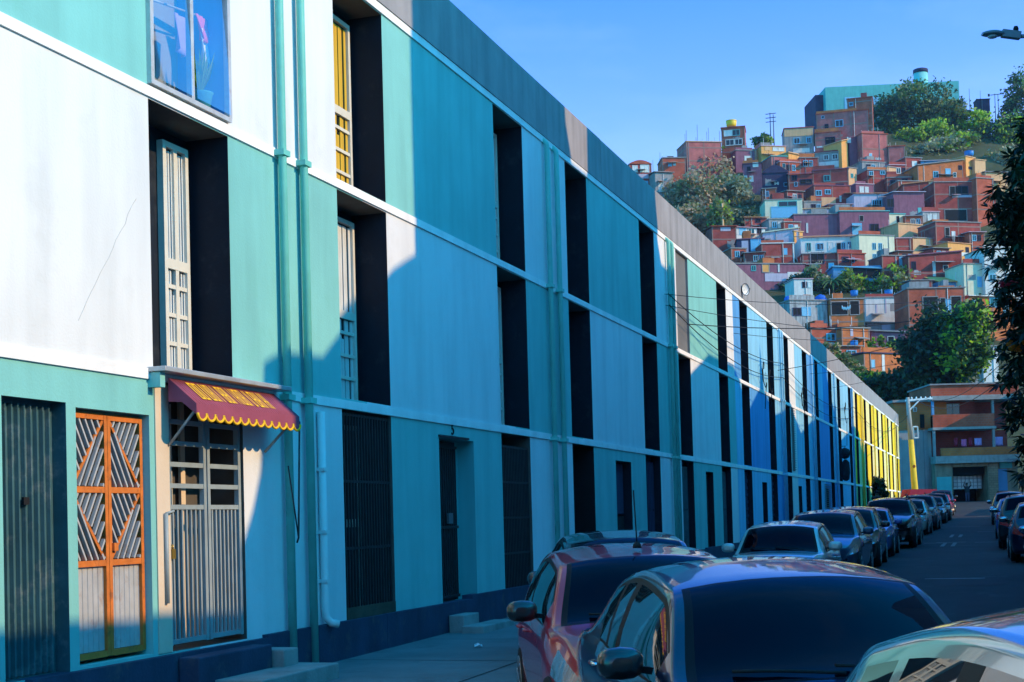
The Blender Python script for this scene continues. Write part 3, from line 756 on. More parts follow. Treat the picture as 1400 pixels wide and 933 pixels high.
# the missing bits of the near block: small pipe with a shoe, louvre grille on the blue block
g = MB(); g.tube([(.05, 14.42, 2.85), (.05, 14.42, .62), (.06, 14.42, .54), (.10, 14.46, .48), (.16, 14.52, .46)], .045, 12)
for z in (2.2, 1.5, .95): g.box(0, .10, 14.37, 14.47, z - .02, z + .02)
g.build('waste_pipe', M['pvc'], T)
g = MB()
for k in range(28): g.bar((.02, 53.55, 3.2 + k * .085), (.05, 54.15, 3.2 + k * .085), .04, .02)
g.box(0, .015, 53.5, 54.2, 3.15, 5.6); g.build('louvre_grille', M['h_grey'], B)
g = MB()
for k in range(28): g.bar((.02, 63.6, .5 + k * .085), (.05, 65.9, .5 + k * .085), .03, .02)
g.build('louvre_grille', M['h_grey'], B)
# house number over door C
fc = bpy.data.curves.new('house_number', 'FONT'); fc.body = '5'; fc.size = .22; fc.extrude = .006; fc.align_x = 'CENTER'
fo = bpy.data.objects.new('house_number', fc); fo.rotation_euler = (R(90), 0, R(90)); fo.location = (.006, 18.62, 2.80); link(fo)
bpy.context.view_layer.update(); fm_ = bpy.data.meshes.new_from_object(fo.evaluated_get(bpy.context.evaluated_depsgraph_get())); fm_.materials.clear(); fm_.materials.append(M['dark'])
mo_ = bpy.data.objects.new('house_number_digit', fm_); mo_.rotation_euler = fo.rotation_euler; mo_.location = fo.location; link(mo_, T); bpy.data.objects.remove(fo)

g = MB(); r2 = random.Random(9); p0, p1 = Vector((.0025, 10.93, 4.55)), Vector((.0025, 10.05, 3.35)); pts = [p0.lerp(p1, i / 14) + Vector((0, r2.uniform(-.012, .012), r2.uniform(-.01, .01))) for i in range(15)]
for a_, b_ in zip(pts, pts[1:]): g.bar(a_, b_, .004, .003)
g.build('thin_wall_line', M['wall_line'], T)  # thin uneven grey line across the white panel
# landing and steps
st = empty('shop_steps', (0, 12, 0)); tag(st, 'grey concrete steps below the barred shop door', 'steps')
st.location = (0, 0, 0)
g = MB(); g.box(.08, .30, 11.35, 12.72, -.05, .40); g.build('landing', M['plinth'], st, .015)
g = MB(); g.box(.08, .42, 12.74, 13.05, -.05, .34); g.build('step', M['concrete'], st, .015)
g = MB(); g.box(.30, .80, 11.6, 13.2, -.05, .17); g.build('step', M['concrete'], st, .015)
st = empty('door_steps', (0, 0, 0)); tag(st, 'two small concrete steps below the dark iron door', 'steps')
g = MB(); g.box(.08, .30, 18.1, 18.7, -.05, .30); g.build('step', M['concrete'], st, .012)
g = MB(); g.box(.30, .62, 18.0, 19.3, -.05, .16); g.build('step', M['concrete'], st, .012)
for s, h in ((15.9, .0), (17.35, .0)):
    pass

# ------------------------------------------------------------------ awning
aw = empty('shop_awning', (0, 12.6, 2.9)); aw.location = (0, 0, 0)
tag(aw, 'maroon canvas awning with yellow lettering and scalloped edge over the barred shop door', 'awning')
g = MB(); a0, a1 = 11.04, 13.45
g.box(.0, .20, a0, a1, 3.0, 3.045); g.build('metal_hood', M['galv'], aw, .006)
g = MB(); g.box(.0, .13, a0 + .02, a0 + .10, 2.86, 2.995); g.build('end_bracket', M['mint'], aw)
FX, FZ, BX, BZ = .38, 2.71, .09, 2.96
c = MB(); n = 40
b0, b1 = 11.26, 13.26
for k in range(n):
    u, v = b0 + (b1 - b0) * k / n, b0 + (b1 - b0) * (k + 1) / n
    c.quad((BX, u, BZ), (FX, u, FZ), (FX, v, FZ), (BX, v, BZ), smooth=True)
nsc = 13
tr = MB()
for k in range(nsc):
    u, wd = b0 + (b1 - b0) * k / nsc, (b1 - b0) / nsc
    pts = [(FX, u, FZ)] + [(FX + .004, u + wd * (.5 - .5 * math.cos(math.pi * j / 8)), FZ - .085 - .065 * math.sin(math.pi * j / 8)) for j in range(9)] + [(FX, u + wd, FZ)]
    c.poly(pts)
    tr.tube([(p[0] + .004, p[1], p[2]) for p in pts[1:-1]], .013, 6)
for s in (b0, b1):
    c.poly([(BX, s, BZ), (FX, s, FZ), (FX, s, FZ - .1), (BX + .14, s, FZ + .02), (BX, s, FZ + .03)])
cv = c.build('canvas', M['maroon'], aw); sol = cv.modifiers.new('thick', 'SOLIDIFY'); sol.thickness = .006
tr.build('scallop_trim', M['lettering'], cv)
lt = MB(); r2 = random.Random(5)
dirv = Vector((FX - BX, 0, FZ - BZ)); nrm = Vector((-(FZ - BZ), 0, FX - BX)).normalized() * .009
def on(u, v):  # s, fraction down the slope
    return Vector((BX, u, BZ)) + dirv * v + nrm
words_ = [(0.10, .185), (.20, .325), (.34, .46), (.475, .59), (.605, .64), (.65, .80)]
for (p, q) in words_:
    s = b0 + (b1 - b0) * p; e_ = b0 + (b1 - b0) * q
    while s < e_ - .01:
        wd = r2.choice((.05, .06, .075)); kind = r2.choice('IHOEU')
        e2 = min(s + wd, e_); t = (e2 - s) * .30
        lt.quad(on(s, .14), on(s, .80), on(s + t, .80), on(s + t, .14)); 
        if kind != 'I': lt.quad(on(e2 - t, .14), on(e2 - t, .80), on(e2 - .004, .80), on(e2 - .004, .14))
        for v in {'I': (), 'H': (.5,), 'O': (.17, .76), 'E': (.17, .47, .76), 'U': (.76,)}[kind]: lt.quad(on(s + t, v - .03), on(s + t, v + .04), on(e2 - t, v + .04), on(e2 - t, v - .03))
        s = e2 + .010
lt.build('lettering', M['lettering'], cv)
g = MB(); g.tube([(.02, b0 + .1, 2.35), (FX - .02, b0 + .06, FZ - .02)], .014, 8); g.tube([(.02, b1 - .1, 2.35), (FX - .02, b1 - .06, FZ - .02)], .014, 8); g.tube([(FX - .04, b0 + .02, FZ - .03), (FX - .04, b1 - .02, FZ - .03)], .014, 8)
g.build('support_arm', M['greymetal'], aw)
g = MB(); g.tube([(.38, 13.26, 2.66), (.34, 13.26, 1.45), (.32, 13.26, 1.40)], .010, 6); g.tube([(.34, 13.26, 1.45), (.28, 13.18, 2.2)], .008, 6); g.build('crank_rod', M['darkmetal'], aw)

# ------------------------------------------------------------------ unseen houses across the street, rooflines shaped to throw the shadow on the facade
XO = 12.5
ds, dz = XO * math.tan(SUN_AZ), XO * math.tan(SUN_EL) / math.cos(SUN_AZ)
def across(name, pts, label, m, depth=5.0):
    """pts: where the roof edge's shadow falls on the facade (s, z); the house stands where the sun says"""
    P = [(XO, s + ds, z + dz) for s, z in pts]
    P = [(XO, P[0][1], -.5)] + P + [(XO, P[-1][1], -.5)]
    r = empty(name, (XO, P[0][1], 0)); r.location = (0, 0, 0); tag(r, label, 'house')
    g = MB(); g.prism(P, (depth, depth * math.tan(SUN_AZ), 0)); g.build('wall', M[m], r)
    f = MB(); s0, s1 = P[0][1], P[-1][1]; zt = min(p[2] for p in P[1:-1]); n = max(1, int((s1 - s0) / 3))
    for i in range(n):
        for z in np.arange(1.2, zt - 1.6, 2.8):
            s = s0 + (s1 - s0) * (i + .3) / n; f.box(XO - .03, XO + .01, s, s + 1.1, z, z + 1.2)
    if f.v: f.build('window', M['glass'], r)
across('low_shade_house', [(-30, .7), (10.4, .85), (12.70, .75)], 'unseen low whitewashed house across from the shop door, roofline shaped for the facade shadow', 'h_white')
across('sloped_shade_house', [(12.70, 1.4), (12.92, 1.75), (13.1, 2.15), (13.22, 3.3), (13.6, 3.45), (14.6, 3.5), (15.4, 4.05), (16.7, 4.85), (17.42, 5.15)], 'unseen narrow house across the street, sloping roof shaped for the facade shadow', 'h_cream')
across('tall_shade_house', [(17.42, 9.6), (24.5, 9.6), (24.6, 8.75), (24.95, 8.1), (26.0, 8.1), (26.05, 9.6), (31.72, 9.6)], 'unseen tall pale block of flats across the street, notched roofline shaped for the facade shadow', 'h_lilac')
across('step_shade_house', [(31.72, 8.9), (32.0, 7.9), (32.3, 7.44), (33.45, 7.4), (33.6, 5.6), (35.3, 5.15), (37.8, 5.9), (41.5, 5.95), (42.4, 5.6)], 'unseen house across the street, stepped roof shaped for the facade shadow', 'h_white')
across('gable_shade_house', [(42.4, 5.6), (43.9, 4.75), (46.4, 5.7), (46.6, 7.2), (47.2, 5.6), (49.6, 5.0), (51.2, 5.2), (52.7, 7.0), (53.5, 5.6), (56.3, 4.7), (60.0, 5.4)], 'unseen house across the street, gables shaped for the facade shadow', 'h_peach')
across('brick_shade_block', [(60.0, 9.7), (66.0, 9.7)], 'unseen tall brick block across the street, height set for the facade shadow', 'b_red')
across('long_shade_house', [(66.0, 7.7), (68.5, 6.4), (71.4, 5.1), (75.2, 5.7), (78, 6.2), (81, 6.0), (83, 4.5), (84.5, 5.5), (86.5, 2.9), (89.5, 2.4), (91.5, 1.2)], 'unseen long house across the street, falling roofline shaped for the facade shadow', 'h_grey')
across('low_shade_block', [(93.5, -1.5), (104.5, -1.5)], 'unseen low flat block added near the far corner to shade the road', 'h_grey')  # added low block, keeps the far road in shade
# unseen house at the far corner, sized to shade the end building
r = empty('corner_shade_house', (XO, 121, 0)); r.location = (0, 0, 0); tag(r, 'unseen four storey corner house sized to shade the building at the street end', 'house')
g = MB(); g.box(XO, XO + 14, 121.5, 134, 0, 13.2); g.build('wall', M['h_white'], r)

# ------------------------------------------------------------------ cars
def pchip(xs, ys, x):
    xs = np.array(xs, float); ys = np.array(ys, float); x = np.clip(np.array(x, float), xs[0], xs[-1])
    h = np.diff(xs); d = np.diff(ys) / h; m = np.zeros_like(ys)
    m[0], m[-1] = d[0], d[-1]
    for i in range(1, len(xs) - 1):
        m[i] = 0 if d[i - 1] * d[i] <= 0 else 2 * d[i - 1] * d[i] / (d[i - 1] + d[i])
    k = np.clip(np.searchsorted(xs, x, 'right') - 1, 0, len(xs) - 2)
    t = (x - xs[k]) / h[k]
    return (2 * t**3 - 3 * t**2 + 1) * ys[k] + (t**3 - 2 * t**2 + t) * h[k] * m[k] + (-2 * t**3 + 3 * t**2) * ys[k + 1] + (t**3 - t**2) * h[k] * m[k + 1]

def paint(name, c, metal=.35, rough=.32):
    return mat(name, c, rough, .05, 20, 0, .5, metal=metal, coat=1.0)

KINDS = {
    # y measured from the middle, front positive: L length, top line, shoulder line
    'sedan': dict(L=4.45, w=.865, roof=1.45, cowl=.98, wtop=.22, rtop=-.95, rbase=-1.62, tail=.98, hood=.80, cz=.93),
    'hatch': dict(L=3.95, w=.845, roof=1.48, cowl=.82, wtop=.10, rtop=-1.30, rbase=-1.72, tail=.92, hood=.82, cz=.96),
    'wagon': dict(L=4.15, w=.86, roof=1.52, cowl=.88, wtop=.15, rtop=-1.55, rbase=-1.88, tail=.95, hood=.85, cz=.98),
    'suv': dict(L=4.3, w=.90, roof=1.66, cowl=.85, wtop=.25, rtop=-1.62, rbase=-1.98, tail=1.02, hood=1.0, cz=1.10),
    'old': dict(L=3.9, w=.80, roof=1.42, cowl=.72, wtop=.18, rtop=-1.15, rbase=-1.62, tail=.88, hood=.83, cz=.92),
}
def make_car(kind, pm, label, group=None, detail=1, lights='headlight', antenna=False, rack=False, mirror=None, painted_frames=False):
    K = KINDS[kind]; Lh = K['L'] / 2; w0 = K['w']; zr = K['roof']
    root = empty('parked_car', (0, 0, 0)); tag(root, label, 'car', group)
    yc, yt, yr, yb = K['cowl'], K['wtop'], K['rtop'], K['rbase']
    Y0 = [-Lh, -Lh + .06, -Lh + .22, yb - .02 if yb - .02 > -Lh + .3 else -Lh + .33, yr, -.3, yt, yc, Lh - .75, Lh - .25, Lh - .06, Lh]
    wv = [.70, .80, .95, .985, 1, 1, 1, .995, .97, .90, .80, .68]
    W = lambda y: w0 * pchip(Y0, wv, y)
    tl = K['tail']; hd = K['hood']; cz = K['cz']
    ZS = lambda y: pchip(Y0, [tl - .28, tl - .18, tl - .06, tl - .01, tl - .01, cz - .03, cz - .04, cz - .06, hd - .06, hd - .16, hd - .26, hd - .36], y)   # shoulder
    zr1 = zr - .015
    topx = [-Lh, -Lh + .06, -Lh + .22, yb, yr, (yr + yt) / 2 - .1, yt, yc, (yc + Lh - .45) / 2, Lh - .40, Lh - .12, Lh - .03, Lh]
    topz = [tl - .2, tl - .08, tl + .02, tl + .05, zr - .085, zr, zr - .075, cz, (cz + hd) / 2 + .03, hd, hd - .09, hd - .2, hd - .3]
    ZT = lambda y: np.maximum(pchip(topx, topz, y), ZS(y) + .02)
    ZB = lambda y: pchip([-Lh, -Lh + .3, Lh - .35, Lh], [.30, .19, .19, .26], y)
    bow = lambda y: pchip([-Lh, yb, yr, 0, yt, yc, Lh - .3, Lh], [-.10, -.10, -.08, 0, .10, .17, .22, .20], y)
    def section(y):
        w, zs, zt, zb = float(W(y)), float(ZS(y)), float(ZT(y)), float(ZB(y))
        f = min(1.0, max(0.0, (zt - zs - .06) / (zr - cz)))
        we = (w - .05) * (1 - f) * .96 + (w * .70) * f              # half width where the roof starts
        ze = zt - .045 - .02 * f
        pts = [(0, zb), (w * .55, zb), (w * .9, zb + .005), (w * .965, zb + .05), (w * .985, zb + .16), (w, zb + .30), (w * .998, (zb + .3 + zs) / 2), (w * .985, zs - .09), (w * .965, zs - .03)]
        bx, bz = w * .945, zs
        for t in (0, .045, .08, .35, .65, .86, .92):
            b = .035 * math.sin(math.pi * t) * f
            pts.append((bx + (we - bx) * t + b, bz + (ze - bz) * t))
        # rounded roof edge then crowned roof
        for u in (1.0, .97, .92, .86, .65, .4, .2, 0):
            pts.append((we * u, zt - (zt - ze) * (u ** 2.4)))
        bw = float(bow(y))
        return [(px, y + bw * (1 - min(1, px / w) ** 2) - (0 if abs(y) < Lh - .35 else 0), pz) for px, pz in pts]
    LB, LJ = (.80, 11) if kind == 'hatch' else (.66, 8)
    NS = 9           # index of the first side-glass row
    yB = (yt + yr) / 2 - .05                           # B pillar
    gaps = [yB]
    samples = sorted(set([round(v, 3) for v in list(np.linspace(-Lh, -Lh + .4, 8)) + list(np.linspace(-Lh + .4, yr, 10)) + list(np.linspace(yr, yt, 12)) + list(np.linspace(yt, yc, 10)) + list(np.linspace(yc, Lh - .4, 9)) + list(np.linspace(Lh - .4, Lh, 10))
        + [yB - .055, yB + .055, yB - .006, yB + .006, yr + .02, yr - .05, yb + .05, yb + .11, yt + .03, yt + .055, yc - .05, yc - .02, yc - .33, yr + .28, yr + .22, Lh - .62, Lh - .12, Lh - .5]]))
    rows = [section(y) for y in samples]; n = len(rows[0])
    parts = {k: MB() for k in ('body', 'trim', 'windscreen', 'rear_window', 'lt', 'tailm', 'low')}
    sidew = {}
    full = []                                          # mirror: full ring
    def put(key, quad, mbd=None):
        mbd = mbd or parts[key]
        mbd.quad(*quad, smooth=True)
    for i in range(len(rows) - 1):
        ya, yb_ = samples[i], samples[i + 1]; ym = (ya + yb_) / 2
        for j in range(n - 1):
            key = 'body'
            if j >= n - 6 + 1 - 1 and False: pass
            roofrow = j - (n - 8)                       # 0.. in the roof profile (u 1 -> 0)
            siderow = j - NS
            inscreen = yt + .055 < ym < yc - .05
            inrear = yb + .11 < ym < yr - .05
            if roofrow >= 2 and roofrow <= 6:
                if inscreen: key = 'windscreen' if roofrow >= 3 else 'trim'
                elif (yt + .03 < ym < yc - .02) : key = 'trim'
                elif inrear: key = 'rear_window' if roofrow >= 3 else 'trim'
            if 0 <= siderow <= 5:
                if yr + .02 < ym < yc - .33:
                    if painted_frames and (siderow in (0, 5) or yr + .22 < ym < yr + .28): key = 'body'
                    elif siderow == 0 or siderow == 5: key = 'trim'
                    elif yB - .055 < ym < yB + .055: key = 'trim'
                    elif yr + .22 < ym < yr + .28: key = 'trim'
                    else:
                        key = ('front' if ym > yB else 'rear' if ym > yr + .28 else 'quarter')
            if key == 'body' and 1 <= j <= 8:
                if abs(ym - yB) < .007: key = 'trim'
                if j <= 3 and j >= 1: key = 'low'
            if j == 0: key = 'low'
            if detail and ym > Lh - LB and ym < Lh - .05 and 6 <= j <= LJ: key = 'lt'
            if ym > Lh - .12 and 5 <= j <= 6 and ym < Lh: key = 'low' if j == 5 else key
            if ym < -Lh + .24 and 6 <= j <= 8: key = 'tailm'
            for sg in (1, -1):
                q = [rows[i][j], rows[i + 1][j], rows[i + 1][j + 1], rows[i][j + 1]]
                q = [(p[0] * sg, p[1], p[2]) for p in q]
                if sg == -1: q = q[::-1]
                if key in ('front', 'rear', 'quarter'):
                    put(None, q, sidew.setdefault((key, sg), MB()))
                else: put(key, q)
    for row, flip in ((rows[0], True), (rows[-1], False)):
        ring = [(p[0], p[1], p[2]) for p in row] + [(-p[0], p[1], p[2]) for p in reversed(row[1:-1])]
        c = (0, row[n // 2][1], row[n // 2][2] - .05)
        for k in range(len(ring)):
            a, b = ring[k], ring[(k + 1) % len(ring)]
            parts['body'].poly((a, b, c) if flip else (b, a, c), smooth=True)
    body = parts['body'].build('body', pm, root)
    def weld(o):
        bm = bmesh.new(); bm.from_mesh(o.data); bmesh.ops.remove_doubles(bm, verts=bm.verts, dist=1e-4); bmesh.ops.recalc_face_normals(bm, faces=bm.faces); bm.to_mesh(o.data); bm.free(); return o
    weld(body)
    weld(parts['trim'].build('window_surround', M['trim'], body)); weld(parts['low'].build('sill', M['trim'] if kind in ('suv',) else pm, body))
    weld(parts['windscreen'].build('windscreen', M['carglass'], root)); 
    if parts['rear_window'].v: weld(parts['rear_window'].build('rear_window', M['carglass'], root))
    for (k, sg), mbd in sidew.items(): weld(mbd.build('side_window', M['carside'], root))
    if parts['lt'].v:
        for sg in (1, -1):
            h = MB()
            for fi, f in enumerate(parts['lt'].f):
                q = [parts['lt'].v[v] for v in f]
                if sum(p[0] for p in q) * sg > 0: h.quad(*q, smooth=True)
            weld(h.build('headlight', M['headlight'], root))
    for sg in (1, -1):
        h = MB()
        for f in parts['tailm'].f:
            q = [parts['tailm'].v[v] for v in f]
            if sum(p[0] for p in q) * sg > 0: h.quad(*q, smooth=True)
        weld(h.build('taillight', M['redlens'], root))
    # grille, plates, bumper inserts
    g = MB(); zf = hd - .30; yf = Lh + .20
    for k in range(4): g.box(-.42, .42, yf - .06, yf + .012 - k * .004, zf - .10 + k * .05, zf - .075 + k * .05)
    g.box(-.45, .45, yf - .1, yf - .015, zf - .12, zf + .08); g.build('grille', M['trim'], root)
    g = MB(); g.box(-.5, .5, yf - .12, yf + .015, .28, .42); g.build('bumper_intake', M['trim'], root)
    g = MB(); g.box(-.2, .2, yf, yf + .022, zf - .22, zf - .10); g.build('number_plate', M['plate'], root, .004)
    g = MB(); g.box(-.2, .2, -Lh - .125, -Lh - .09, tl - .42, tl - .29); g.build('number_plate', M['plate'], root, .004)
    # mirrors
    for sg in (1, -1):
        g = MB(); cx, cy, czz = sg * (w0 + .10), yc - .36, cz + .06
        g.lathe([(.03, -.085), (.075, -.06), (.098, 0), (.085, .05), (.03, .075)], (0, 0, 0), 14, ax='y')
        g.v = [(math.copysign(abs(a / .098) ** .72 * .098, a), b, math.copysign(abs(c / .098) ** .72 * .098, c)) for a, b, c in g.v]; o = g.build('wing_mirror', mirror or pm, root); o.location = (cx, cy, czz); o.scale = (1.18, 1.0, .82)
        g = MB(); g.bar((-sg * .13, .0, -.05), (0, 0, -.02), .05, .04); g.build('mirror_arm', M['trim'], o)
        g = MB(); g.lathe([(.078, -.075), (.08, -.088), (.0, -.0885)], (0, 0, 0), 14, ax='y'); g.build('mirror_glass', M['chrome'], o)
    # wheels
    for sg in (1, -1):
        for yy in (Lh - .82, -Lh + .75):
            x0 = sg * (w0 - .02); r = .31 if kind != 'suv' else .35
            g = MB(); g.lathe([(r + .055, -.04), (r + .055, .022), (r - .05, .024), (r - .05, -.04)], (0, 0, 0), 26, ax='x')
            wh = empty('wheel', (x0 - sg * .11, yy, r)); wh.parent = root; wh.scale = (sg, 1, 1)
            g2 = MB(); g2.lathe([(r - .09, -.10), (r - .01, -.10), (r, -.06), (r, .10), (r - .02, .135), (r - .09, .14)], (0, 0, 0), 26, ax='x'); g2.build('tyre', M['rubber'], wh)
            g3 = MB(); g3.lathe([(r - .085, .08), (r - .085, .145), (r - .11, .142), (r - .115, .11)], (0, 0, 0), 22, ax='x')
            for k in range(7):
                a = 2 * math.pi * k / 7; g3.bar((.125, math.cos(a) * .03, math.sin(a) * .03), (.128, math.cos(a) * (r - .1), math.sin(a) * (r - .1)), .045, .03)
            g3.lathe([(.045, .10), (.045, .145)], (0, 0, 0), 14, ax='x'); g3.build('rim', M['rim'], wh)
            g.build('wheel_arch', M['trim'], wh)
    # wipers, handles, antenna, rails
    if detail:
        g = MB()
        def scr(xf, yy):
            w = float(W(yy)); zs, zt = float(ZS(yy)), float(ZT(yy)); f = min(1, max(0, (zt - zs - .06) / (zr - cz))); we = (w - .05) * (1 - f) * .96 + w * .7 * f; ze = zt - .045 - .02 * f
            px = xf * we; return Vector((px, yy + float(bow(yy)) * (1 - min(1, abs(px) / w) ** 2), zt - (zt - ze) * abs(xf) ** 2.4))
        up = Vector((0, .02, .018))
        for (a, b) in ((-.62, .05), (.02, .66)):
            pts = [scr(a + (b - a) * t, yc - .05 - .10 * t * (1 - .3 * t)) + up for t in (0, .25, .5, .75, 1)]
            g.tube(pts, .009, 6); g.tube([p + Vector((0, -.014, .0)) for p in pts], .006, 5)
        g.build('wiper', M['rubber'], root)
        for sg in (1, -1):
            for yy in (yB + .14, yr + .10):
                g = MB(); xw = float(W(yy)) * .985; zz = float(ZS(yy)) - .12
                g.tube([(sg * xw, yy - .09, zz), (sg * (xw + .03), yy - .07, zz), (sg * (xw + .03), yy + .07, zz), (sg * xw, yy + .09, zz)], .012, 8); g.build('door_handle', M['chrome'] if kind == 'sedan' else pm, root)
    if antenna:
        g = MB(); g.lathe([(.035, 0), (.03, .03), (.012, .05)], (0, yt - .12, zr - .03), 12); g.tube([(0, yt - .12, zr), (0, yt - .22, zr + .42)], .006, 6); g.build('antenna', M['rubber'], root)
    if rack:
        g = MB()
        for sg in (1, -1): g.tube([(sg * w0 * .62, yt - .1, zr - .04), (sg * w0 * .62, yt - .2, zr + .02), (sg * w0 * .62, yr + .2, zr + .02), (sg * w0 * .62, yr + .1, zr - .04)], .018, 8)
        g.build('roof_rail', M['trim'], root)
    return root

def put_car(o, x, y, rz, tilt=0.0):
    o.location = (x, y, road_z(y)); o.rotation_euler = (tilt, 0, rz)
def copy_car(src, label, pm=None):
    def cp(o, parent):
        c = o.copy(); col.objects.link(c)
        c.parent = parent
        if pm is not None and c.type == 'MESH' and c.name.split('.')[0] in ('body', 'sill', 'wing_mirror', 'door_handle') and o.data.materials[0].name not in ('chrome', 'black_plastic_trim'):
            c.data = o.data.copy(); c.data.materials.clear(); c.data.materials.append(pm)
        for ch in [q for q in sc.objects if q.parent is o]: cp(ch, c)
        return c
    r = cp(src, None); r['label'] = label
    return r
P = {
    'navy': paint('dark_blue_paint', (.006, .014, .05), .5, .28), 'red': paint('wine_red_paint', (.48, .006, .025), .1, .3), 'grey': paint('dark_grey_paint', (.035, .045, .055), .5),
    'silver': paint('silver_paint', (.50, .53, .50), .35), 'mintgrey': paint('pale_silver_paint', (.42, .47, .48), .85, .14), 'black': paint('black_paint', (.006, .007, .009), .2), 'blue': paint('mid_blue_paint', (.03, .10, .34), .3), 'white': paint('white_car_paint', (.62, .63, .63), 0.0),
    'slate': paint('slate_blue_paint', (.04, .07, .12), .4), 'wine': paint('plum_paint', (.10, .02, .05), .3),
}
G1 = 'cars parked along the curved kerb in front'
c = make_car('hatch', P['mintgrey'], 'pale silver hatchback cut off by the right bottom corner', G1, painted_frames=True)
x, y = camxy(1.72, 2.55); put_car(c, x, y, YAW + R(6) + math.pi)
c = make_car('sedan', P['navy'], 'dark blue sedan with a wide black windscreen, in the middle of the foreground', G1, mirror=P['black'])
x, y = camxy(1.50, 6.50); a = YAW + R(5.5); cy_ = KINDS['sedan']['cowl'] + .1
put_car(c, x - math.sin(a) * cy_, y + math.cos(a) * cy_, a + math.pi)
c = make_car('hatch', P['red'], 'wine red hatchback with a roof antenna behind the dark blue sedan', G1, antenna=True, mirror=P['black'])
x, y = camxy(1.02, 10.1); a = YAW + R(4); cy_ = KINDS['hatch']['cowl'] + .1
put_car(c, x - math.sin(a) * cy_, y + math.cos(a) * cy_, a + math.pi)
c = make_car('wagon', P['grey'], 'dark grey estate car whose roof shows above the wine red hatchback', G1)
x, y = camxy(1.22, 14.6); a = YAW + R(1.5); cy_ = KINDS['wagon']['cowl'] + .1
put_car(c, x - math.sin(a) * cy_, y + math.cos(a) * cy_, a + math.pi)
G2 = 'cars parked in a row along the painted facade'
SD = make_car('old', P['silver'], 'silver old square saloon first in the far row', G2)
put_car(SD, 3.72, 24.6, math.pi)
WG = make_car('wagon', P['slate'], 'slate blue estate car right behind the silver saloon', G2); put_car(WG, 3.62, 31.6, math.pi)
SV = make_car('suv', P['black'], 'black tall off-road car with roof rails and pale grille in the far row', G2, rack=True); put_car(SV, 3.75, 49.4, math.pi)
row = [(WG, 'black', 37.4, 'small black estate car third in the far row'), (SD, 'blue', 43.0, 'blue compact car in front of the tall black off-road car'),
       (SD, 'mintgrey', 56.0, 'pale silver small car behind the tall black off-road car'), (WG, 'silver', 62.3, 'silver estate car in the second half of the far row'),
       (SV, 'wine', 69.0, 'plum coloured tall car in the far row'), (SD, 'white', 75.2, 'white small car deep in the far row'), (WG, 'grey', 81.5, 'dark grey estate car deep in the far row'),
       (SV, 'navy', 88.0, 'dark blue tall car near the far junction'), (SD, 'red', 94.5, 'dark red small car near the far junction'), (WG, 'black', 101.0, 'black estate car last in the far row')]
for src, pc, y, lab in row:
    o = copy_car(src, lab, P[pc]); put_car(o, 3.6 + rng.uniform(-.08, .1), y, math.pi + rng.uniform(-.02, .02))
G3 = 'cars parked on the right side of the street'
rrow = [(SD, 'blue', 31.5, 8.62, 'bright blue small car cut off by the right edge of the photo'), (WG, 'navy', 39.0, 8.30, 'dark blue estate car second on the right side'), (SV, 'black', 47.0, 8.1, 'black tall car third on the right side'),
        (WG, 'blue', 55.5, 7.95, 'mid blue estate car on the right side under the dark tree'), (SD, 'silver', 64.5, 7.85, 'silver car on the right side between two blue cars'), (SV, 'slate', 76.0, 7.75, 'slate blue tall car with bright orange tail light on the right side'), (SD, 'mintgrey', 88.0, 7.6, 'pale silver car farthest on the right side')]
for src, pc, y, x, lab in rrow:
    o = copy_car(src, lab, P[pc]); o['group'] = G3; put_car(o, x, y, rng.uniform(-.02, .02))
    if pc == 'slate':
        for ch in [q for q in sc.objects if q.parent is o and q.name.startswith('taillight')]:
            ch.data = ch.data.copy(); ch.data.materials.clear(); ch.data.materials.append(M['orangelens'])

